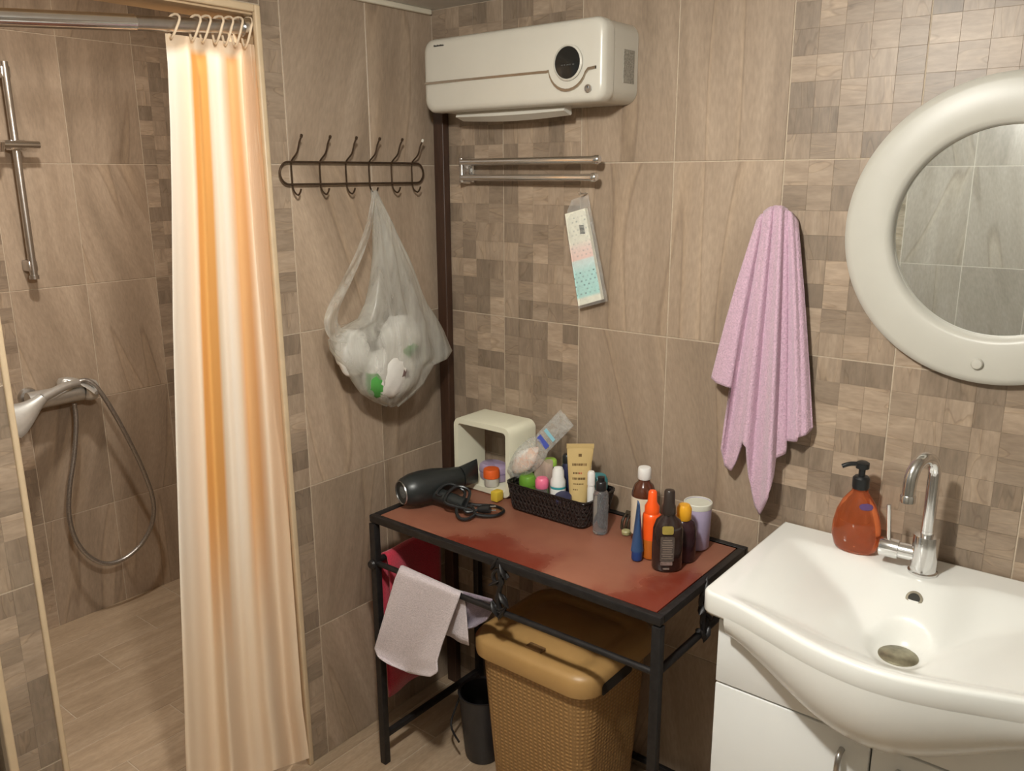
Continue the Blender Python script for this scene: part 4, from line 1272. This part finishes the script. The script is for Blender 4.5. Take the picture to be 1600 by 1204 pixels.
bottle('deodorant_stick', 'white roll-on deodorant with teal band in the black basket', 'deodorant', (.523, -.132, BZ), [(.0001, 0), (.018, .001), (.0195, .02), (.0195, .066), (.019, .068)], WHITEC, [('teal_band', [(.0193, .067), (.0198, .068), (.0198, .0715), (.0193, .0725)], noisy(mat('teal_band', (.05, .35, .38), .4), 20, .05)), ('cap', [(.0192, .073), (.0192, .086), (.0155, .094), (.0145, .112), (.011, .120), (.0001, .123)], WHITEC)])
# tan squeeze tube standing on its cap
tt = thing('squeeze_tube', 'tan squeeze tube with dark lettering standing upright in the black basket', 'tube', (.585, -.130, BZ))
CR = Vector((cos(.66), sin(.66), 0)); CN = Vector((sin(.66), -cos(.66), 0))      # along the tube's flat side; towards the room
TANM = noisy(mat('tan_tube', (.56, .41, .18), .4), 20, .04)
b = B(); rows = []; Ttop = .180
for i in range(15):
    f = i/14; z = .02+(Ttop-.02)*f; wx = .020+.013*f; wy = .020*(1-f)+.0014
    rows.append([Vector((.583, -.130, BZ+z))+CR*(wx*cos(a)+.004*f)+CN*(wy*sin(a)-.010*f) for a in [2*pi*k/28 for k in range(28)]])
vs, _ = grid(b, rows, close_u=True); b.faces.new(vs[0]); b.faces.new(vs[-1]); obj('tube_body', b, TANM, tt)
b = B(); lathe(b, [(.0001, 0), (.019, .001), (.020, .004), (.020, .021)], (.583, -.130, BZ), (0, 0, 1), 24, caps=False); obj('cap', b, TANM, tt)
b = B(); c_ = Vector((.583, -.130, BZ+Ttop))+CR*.004-CN*.010; rows = [[c_+CR*sx_*.0335+CN*sy_*.0018+Vector((0, 0, z_)) for sx_, sy_ in ((-1, -1), (1, -1), (1, 1), (-1, 1))] for z_ in (-.001, .010)]
vs, _ = grid(b, rows, close_u=True); b.faces.new(vs[0]); b.faces.new(vs[1]); obj('crimp', b, TANM, tt)


def text(parent, s, size, pos, rot, m, name='lettering', align='CENTER', sx=1.):
    cu_ = bpy.data.curves.new(name, 'FONT'); cu_.body = s; cu_.size = size; cu_.align_x = align; cu_.align_y = 'CENTER'; cu_.extrude = .0001
    o = bpy.data.objects.new(name, cu_); COL.objects.link(o); cu_.materials.append(m)
    dg = bpy.context.evaluated_depsgraph_get(); me = bpy.data.meshes.new_from_object(o.evaluated_get(dg)); bpy.data.objects.remove(o)
    o = bpy.data.objects.new(name, me); COL.objects.link(o); o.matrix_basis = Matrix.Translation(pos) @ rot @ Matrix.Diagonal((sx, 1, 1, 1))
    if parent: o.parent = parent; o.matrix_parent_inverse = Matrix.Translation(-parent.location)
    return o


PR = mat('print_brown', (.10, .06, .03), .5); PRR = mat('print_red', (.50, .08, .05), .5)
rot = Matrix.Rotation(radians(12), 4, 'Z') @ Matrix.Rotation(radians(90-2), 4, 'X')


def tube_pt(z, x=0):
    f = (z-.02)/(Ttop-.02); return Vector((.583, -.130, BZ+z))+CR*(.004*f+x)+CN*(-.010*f+(.020*(1-f)+.0014)*math.sqrt(max(.1, 1-(x/(.020+.013*f))**2))+.0003)


b = B()
def dashes(b, z, x0, x1, h, n, seed):
    r = random.Random(seed); x = x0
    while x < x1:
        w_ = r.uniform(.0015, .0035); w2 = min(w_, x1-x); p = tube_pt(z, x); p2 = tube_pt(z, x+w2); hv = Vector((0, 0, h/2)); grid(b, [[p-hv, p2-hv], [p+hv, p2+hv]]); x += w_+r.uniform(.0006, .0016)
dashes(b, .138, -.019, .017, .009, 6, 1); dashes(b, .118, -.016, -.003, .006, 3, 2); dashes(b, .104, -.017, .014, .008, 6, 3); dashes(b, .092, -.015, .010, .003, 6, 4); dashes(b, .078, -.015, -.004, .003, 4, 5)
p = tube_pt(.160, -.004); p2 = tube_pt(.160, .004); hv = Vector((0, 0, .006)); grid(b, [[p-hv, p2-hv], [p+hv, p2+hv]])
obj('print_rows', b, noisy(mat('faded_print', (.16, .095, .035), .5), 40, .2), tt, smooth=False)['kind'] = 'stuff'
b = B(); dashes(b, .118, -.002, .006, .005, 3, 6); obj('red_print', b, PRR, tt, smooth=False)['kind'] = 'stuff'
bottle('white_bottle', 'white bottle whose cap shows behind the tan squeeze tube', 'bottle', (.572, -.085, BZ), [(.0001, 0), (.016, .001), (.017, .14), (.010, .155)], WHITEC, [('cap', [(.0115, .155), (.0115, .172), (.009, .176), (.0001, .177)], WHITEC)])
bottle('white_stick', 'thin white tube right of the tan squeeze tube in basket', 'tube', (.619, -.128, BZ), [(.0001, 0), (.009, .001), (.0095, .085), (.008, .095)], WHITEC, [('cap', [(.0095, .095), (.0095, .125), (.007, .130), (.0001, .131)], WHITEC)], n=18)
bottle('teal_jar', 'teal-lidded jar at right end of the black basket', 'jar', (.606, -.080, BZ), [(.0001, 0), (.024, .001), (.025, .06), (.022, .07)], TEAL, [('lid', [(.0255, .070), (.026, .073), (.026, .094), (.021, .103), (.0001, .105)], TEAL)])
bottle('black_cap_bottle', 'dark bottle with black cap behind the white deodorant', 'bottle', (.505, -.068, BZ), [(.0001, 0), (.014, .001), (.015, .10), (.010, .112)], NAVY, [('cap', [(.012, .112), (.012, .130), (.009, .134), (.0001, .135)], BLACKPL)], n=20)
nb = thing('navy_tin', 'flat navy tin lying by the front rim of the basket', 'tin', (.548, -.162, BZ))
b = B(); lathe(b, [(.0001, 0), (.021, .001), (.022, .004), (.022, .015), (.020, .017), (.0001, .0175)], (.556, -.155, BZ+.045), Vector((.1, -.35, 1)), 24, caps=False); obj('tin_body', b, NAVY, nb)
b = B(); lathe(b, [(.0001, 0), (.022, .001), (.0225, .05), (.021, .052), (.0001, .052)], (.549, -.150, BZ), (0, 0, 1), 20, .9, .5, caps=False); obj('tin_base', b, NAVY, nb)
pouch = thing('sheer_pouch', 'sheer pinkish pouch standing between the pink cap and cotton packet', 'pouch', (.45, -.1, BZ))
b = B(); rows = []
for i in range(12):
    f = i/11; z = .002+.118*f; wx = .034*(1-.15*f); wy = .018*(1-f)+.002
    rows.append([Vector((.462+wx*cos(a), -.108+wy*sin(a)*(1+.2*sin(3*a+f*5))+.004*sin(f*6), BZ+z+.006*sin(2*a)*f)) for a in [2*pi*k/24 for k in range(24)]])
vs, _ = grid(b, rows, close_u=True); b.faces.new(vs[0]); obj('pouch_film', b, film('sheer_pink', (.62, .50, .42), .6, .4), pouch)

# clear packet of cotton leaning out of the basket
cp = thing('cotton_packet', 'clear plastic packet of cotton pads leaning out of the basket', 'packet', (.39, -.12, TZ+.1))
a0, a1, a2 = at(797, 742, y=-.135), at(835, 705, y=-.115), at(886, 652, y=-.095)
b = B(); rows = []
for i in range(19):
    f = i/18; p = a0.lerp(a1, f*2) if f < .5 else a1.lerp(a2, (f-.5)*2)
    d = (a2-a0).normalized(); s_ = Vector((0, -1, 0)).cross(d).normalized()
    w_ = (.014+.024*sin(pi*min(1, f*1.25)))*(1 if f < .55 else 1) if f < .6 else .030-.010*(f-.6)/.4
    if f > .6: w_ = .027
    tk = .018*sin(pi*min(1, f*1.5))+.0015 if f < .66 else .0022
    rows.append([p+s_*(w_*cos(a))+Vector((0, -1, 0))*(tk*sin(a)*(1+.15*sin(3*a+i))) for a in [2*pi*k/24 for k in range(24)]])
vs, _ = grid(b, rows, close_u=True); b.faces.new(vs[0]); obj('packet_film', b, film('packet_film', (.82, .84, .82), .26, .12, scale=(70, 70, 70)), cp, sharp=180)
b = B()
bm_rows = []
for i in range(13):
    f = i/12; p = a0.lerp(a1, .15+f*1.0); d = (a2-a0).normalized(); s_ = Vector((0, -1, 0)).cross(d).normalized(); w_ = .026*sin(pi*(f*.86+.10)); 
    bm_rows.append([p+s_*w_*cos(a)+Vector((0, -1, 0))*.013*sin(a)*sin(pi*(f*.9+.05)) for a in [2*pi*k/20 for k in range(20)]])
vs, _ = grid(b, bm_rows, close_u=True); b.faces.new(vs[0]); b.faces.new(vs[-1])
COT = mat('cotton_and_pad', (.8, .78, .74), .9); t_, N_, L2, bb = nt(COT)
n_ = N_.new('ShaderNodeTexNoise'); n_.inputs['Scale'].default_value = 26; n_.inputs['Detail'].default_value = 2; r_ = ramp(N_, [(.44, (.82, .80, .76)), (.52, (.68, .42, .30)), (.64, (.80, .66, .56))]); g_ = N_.new('ShaderNodeNewGeometry'); L2.new(g_.outputs['Position'], n_.inputs['Vector']); L2.new(n_.outputs[0], r_.inputs[0]); L2.new(r_.outputs[0], bb.inputs['Base Color'])
obj('cotton_pads', b, COT, cp, sharp=180)
dd = (a2-a0).normalized(); s_ = Vector((0, -1, 0)).cross(dd).normalized()
for (f, hh, mm) in ((.30, .0075, mat('blue_print', (.06, .09, .42), .4)), (.50, .005, mat('aqua_print', (.25, .52, .62), .4))):
    c_ = a1.lerp(a2, f); b = B(); rows = []
    for k in range(9):
        s2 = -1+2*k/8; rows.append([c_+s_*.019*s2+dd*hh*q+Vector((0, -.0042, 0)) for q in (-1, 0, 1)])
    grid(b, rows); obj('print_patch', b, mm, cp)

# spray bottle in front of the basket
bottle('spray_bottle', 'clear spray bottle with dark cap at right front of the basket', 'bottle', (.668, -.160, TZ), [(.0001, 0), (.016, .001), (.0185, .005), (.0185, .098), (.016, .105), (.010, .110)],
       glassy('grey_water_bottle', (.86, .91, .95), .05, .92), [('sprayer', [(.0115, .108), (.0125, .110), (.0125, .128), (.010, .131), (.0085, .132), (.0085, .142), (.0001, .143)], BLACKPL)])
# hair clip and bits in shadow beside it
hc = thing('hair_claw', 'dark hair claw lying between the spray bottle and amber bottle', 'hair clip', (.715, -.09, TZ))
b = B()
for k in range(6):
    a = -.6+k*.24; p = Vector((.700+.010*k, -.090+.004*sin(k), TZ))
    tube(b, [p+Vector((0, -.024, .003)), p+Vector((0, -.020, .024)), p+Vector((0, 0, .036)), p+Vector((0, .018, .026)), p+Vector((0, .022, .004))], .0035, 6, 4)
tube(b, [(.698, -.09, TZ+.037), (.752, -.086, TZ+.036)], .006, 8); obj('claw', b, noisy(mat('tortoise_dark', (.035, .025, .015), .3), 60, .4), hc)
b = B(); lathe(b, [(.0001, 0), (.010, .001), (.011, .008), (.009, .011), (.0001, .012)], (.722, -.130, TZ), (0, 0, 1), 18, caps=False); tag(obj('bottle_cap', b, noisy(mat('olive_cap', (.36, .33, .16), .4), 20, .1)), 'small olive cap lying on table left of the amber bottle', 'cap')

AMBER = noisy(mat('amber_bottle', (.080, .022, .010), .12, Coat_Weight=.5), 20, .1)
PAPER = noisy(mat('label_paper', (.66, .57, .44), .55), 60, .04)
bottle('amber_bottle', 'amber bottle with white cap and cream label near the tiled wall', 'bottle', (.762, -.122, TZ), [(.0001, 0), (.027, .001), (.0285, .005), (.0285, .105), (.0275, .118), (.022, .134), (.014, .142), (.0125, .150)], AMBER,
       [('label', [(.0288, .016), (.0290, .017), (.0290, .106), (.0288, .107)], PAPER), ('cap', [(.0145, .148), (.0155, .150), (.0155, .172), (.0140, .176), (.0001, .177)], WHITEC)])
BLUEM = noisy(mat('blue_tube', (.035, .085, .20), .35), 20, .08)
bt = thing('blue_tube', 'slim blue squeeze tube standing on its cap before the orange bottle', 'tube', (.812, -.232, TZ))
b = B(); rows = []
for i in range(13):
    f = i/12; z = .022+.112*f; wx = .0125*(1-f)+.002; wy = .0125+.006*f
    rows.append([Vector((.812, -.232, TZ+z))+CR*wx*cos(a)+CN*wy*sin(a) for a in [2*pi*k/20 for k in range(20)]])
vs, _ = grid(b, rows, close_u=True); b.faces.new(vs[0]); b.faces.new(vs[-1]); obj('tube_body', b, BLUEM, bt)
b = B(); lathe(b, [(.0001, 0), (.0115, .001), (.0125, .004), (.0125, .024), (.009, .025)], (.812, -.232, TZ), (0, 0, 1), 20, caps=False); obj('cap', b, noisy(mat('blue_cap', (.015, .05, .20), .35), 20, .05), bt)
ORG = noisy(mat('orange_bottle', (.95, .105, .012), .3), 20, .04)
bottle('orange_spray', 'bright orange spray bottle standing behind the dark brown bottle', 'bottle', (.828, -.200, TZ), [(.0001, 0), (.0185, .001), (.0205, .005), (.0205, .045), (.0207, .046)], noisy(mat('amber_orange', (.62, .16, .02), .25), 20, .05),
       [('sleeve', [(.0208, .046), (.0208, .096), (.0195, .103), (.015, .107)], ORG), ('sprayer', [(.0165, .104), (.0165, .122), (.0105, .132), (.0095, .155), (.007, .158), (.0001, .1585)], ORG)])
DKB = noisy(mat('dark_oil_bottle', (.024, .012, .010), .18, Coat_Weight=.4), 20, .2)
db = bottle('oil_bottle', 'dark brown oil bottle with gold badge at front of the group', 'bottle', (.884, -.228, TZ), [(.0001, 0), (.030, .001), (.033, .006), (.0335, .05), (.0325, .095), (.026, .114), (.015, .124), (.0135, .13)], DKB,
            [('pump', [(.0150, .128), (.0155, .130), (.0145, .145), (.0125, .150), (.0115, .178), (.0095, .181), (.0001, .182)], noisy(mat('brown_pump', (.030, .020, .016), .35), 20, .1))], 1., .72, uax=(1, .75, 0))
GOLD = noisy(mat('gold_foil', (.52, .40, .10), .35, .6), 60, .15)


def patch(parent, name, c, nrm_, w_, h_, m, r=.003, dz=0, off=.0008):
    nrm_ = Vector(nrm_).normalized(); u_ = Vector((0, 0, 1)).cross(nrm_).normalized(); v_ = nrm_.cross(u_); b = B(); c = Vector(c)
    P = rrect(-w_/2, w_/2, -h_/2, h_/2, r, 4); rows = [[c+u_*x+v_*z for x, z in P], [c+u_*x+v_*z+nrm_*off for x, z in P]]
    vs, _ = grid(b, rows, close_u=True); b.faces.new(vs[1]); return obj(name, b, m, parent, smooth=False)


uo = Vector((1, .75, 0)).normalized(); vo = Vector((0, 0, 1)).cross(uo)
fn = -vo   # the flat face of the bottle, turned towards the room
fc = Vector((.884, -.228, TZ))
patch(db, 'gold_badge', fc+fn*.0232-uo*.004+Vector((0, 0, .098)), fn+Vector((0, 0, .25)), .024, .018, GOLD, .004)
patch(db, 'front_label', fc+fn*.0243-uo*.004+Vector((0, 0, .055)), fn, .030, .058, noisy(mat('dim_label', (.085, .065, .055), .4), 160, .5, stretch=(1, 1, 4)), .004)
patch(db, 'foil_strip', fc+fn*.0252-uo*.005+Vector((0, 0, .022)), fn, .026, .008, noisy(mat('pale_foil', (.34, .27, .24), .35, .5), 120, .4), .002)
patch(db, 'foil_strip', fc+fn*.0250-uo*.005+Vector((0, 0, .010)), fn, .014, .004, noisy(mat('pale_foil_b', (.30, .25, .22), .35, .5), 120, .4), .001)
b = B()
for k in range(9):
    z = .033+.0052*k; r = random.Random(k); p = fc+fn*.0253-uo*.004+Vector((0, 0, z)); L_ = r.uniform(.018, .025)
    vs, _ = grid(b, [[p-uo*L_/2, p+uo*L_/2], [p-uo*L_/2+Vector((0, 0, .0018)), p+uo*L_/2+Vector((0, 0, .0018))]])
obj('print_lines', b, mat('pale_print', (.26, .21, .17), .5), db, smooth=False)['kind'] = 'stuff'
bottle('sunscreen_bottle', 'dark bottle with yellow cap beside the lilac cup', 'bottle', (.892, -.172, TZ), [(.0001, 0), (.026, .001), (.029, .006), (.029, .075), (.024, .093), (.014, .100)], noisy(mat('maroon_bottle', (.032, .012, .016), .2), 20, .2), [('cap', [(.0155, .098), (.0165, .100), (.0165, .124), (.012, .132), (.0001, .133)], noisy(mat('yellow_cap', (.75, .36, .02), .3), 20, .05))], 1., .75, uax=(1, .75, 0))
lc = thing('lilac_cup', 'lilac cup with pale rim standing by the wall at table end', 'cup', (.882, -.082, TZ))
b = B(); lathe(b, [(.0001, .001), (.027, .001), (.029, .004), (.0315, .108), (.0310, .110), (.0298, .1085), (.0275, .006), (.0001, .005)], (.884, -.088, TZ), (0, 0, 1), 32, caps=False); obj('cup_body', b, noisy(mat('lilac_cup', (.42, .36, .52), .4), 20, .05), lc)
b = B(); lathe(b, [(.0318, .098), (.0322, .100), (.0324, .110), (.0310, .1115), (.0296, .1105)], (.884, -.088, TZ), (0, 0, 1), 32, caps=False); obj('rim', b, noisy(mat('pale_rim', (.70, .70, .60), .4), 20, .03), lc)
b = B(); lathe(b, [(.0299, .1085), (.0001, .1070)], (.884, -.088, TZ), (0, 0, 1), 28, caps=False); obj('contents', b, noisy(mat('pale_wax', (.62, .62, .52), .6), 20, .04), lc)

# hair dryer
hd = thing('hair_dryer', 'black hair dryer with coiled cord lying at left end of the table', 'hair dryer', (.21, -.26, TZ))
DR = noisy(mat('dryer_black', (.016, .019, .019), .38), 20, .15)
d0, d1 = Vector((.188, -.352, TZ+.046)), Vector((.236, -.185, TZ+.050))
da = (d1-d0).normalized(); Ld = (d1-d0).length
b = B(); lathe(b, [(.0001, .004), (.020, .002), (.029, 0), (.036, .006), (.043, .03), (.0445, .06), (.042, .10), (.034, .14), (.029, Ld)], d0, da, 32, caps=False); obj('barrel', b, DR, hd)
b = B(); lathe(b, [(.030, -.003), (.031, .0), (.026, .0025), (.0255, .001)], d0, da, 28, caps=False); obj('intake_ring', b, CHROME_D, hd)
b = B(); lathe(b, [(.0252, .0035), (.0001, .0005)], d0, da, 24, caps=False); obj('intake_grille', b, noisy(mat('grille_grey', (.10, .11, .11), .5), 400, .5), hd)
b = B(); rows = []
sv = da.cross(Vector((0, 0, 1))).normalized(); uvv = sv.cross(da)
for i in range(8):
    f = i/7; c_ = d1+da*(.004+.052*f)+Vector((0, 0, .006*f)); wz = .028+.006*f; wx = .028-.021*f
    rows.append([c_+sv*wx*cos(a)+uvv*wz*sin(a) for a in [2*pi*k/24 for k in range(24)]])
vs, _ = grid(b, rows, close_u=True); b.faces.new(vs[0]); b.faces.new(vs[-1]); obj('nozzle', b, DR, hd)
hq0 = d0+da*.085+Vector((.018, -.012, -.012)); hq1 = Vector((.330, -.268, TZ+.022)); 
b = B(); tube(b, [hq0, hq0.lerp(hq1, .5)+Vector((0, 0, -.002)), hq1], lambda t: .020-.003*t, 16, 5); obj('grip', b, DR, hd)
b = B(); tube(b, [hq1, hq1+Vector((.02, .005, -.004)), (.372, -.275, TZ+.010), (.395, -.262, TZ+.006), (.412, -.240, TZ+.005), (.405, -.205, TZ+.005), (.365, -.198, TZ+.005), (.318, -.228, TZ+.007), (.285, -.268, TZ+.03), (.262, -.30, TZ+.045), (.268, -.262, TZ+.062), (.305, -.24, TZ+.04), (.330, -.30, TZ+.020), (.355, -.315, TZ+.007), (.372, -.300, TZ+.006), (.36, -.27, TZ+.012), (.30, -.31, TZ+.034), (.285, -.255, TZ+.055), (.318, -.236, TZ+.045), (.345, -.285, TZ+.014), (.366, -.262, TZ+.014)], .0042, 8, 6); obj('cord', b, BLACKPL, hd)
pp = Vector((.366, -.262, TZ+.016)); b = B(); lathe(b, [(.0001, 0), (.008, .002), (.012, .018), (.012, .034), (.0001, .035)], pp, (.55, .25, .1), 14, caps=False); obj('plug', b, BLACKPL, hd)
pa = Vector((.55, .25, .1)).normalized()
for s in (-1, 1):
    b = B(); base_ = pp+pa*.034+Vector((-.2, .5, 0)).normalized()*0+Vector((0, 0, .0055*s)); tube(b, [base_, base_+pa*.016], .002, 8); obj('plug_pin', b, CHROME, hd)
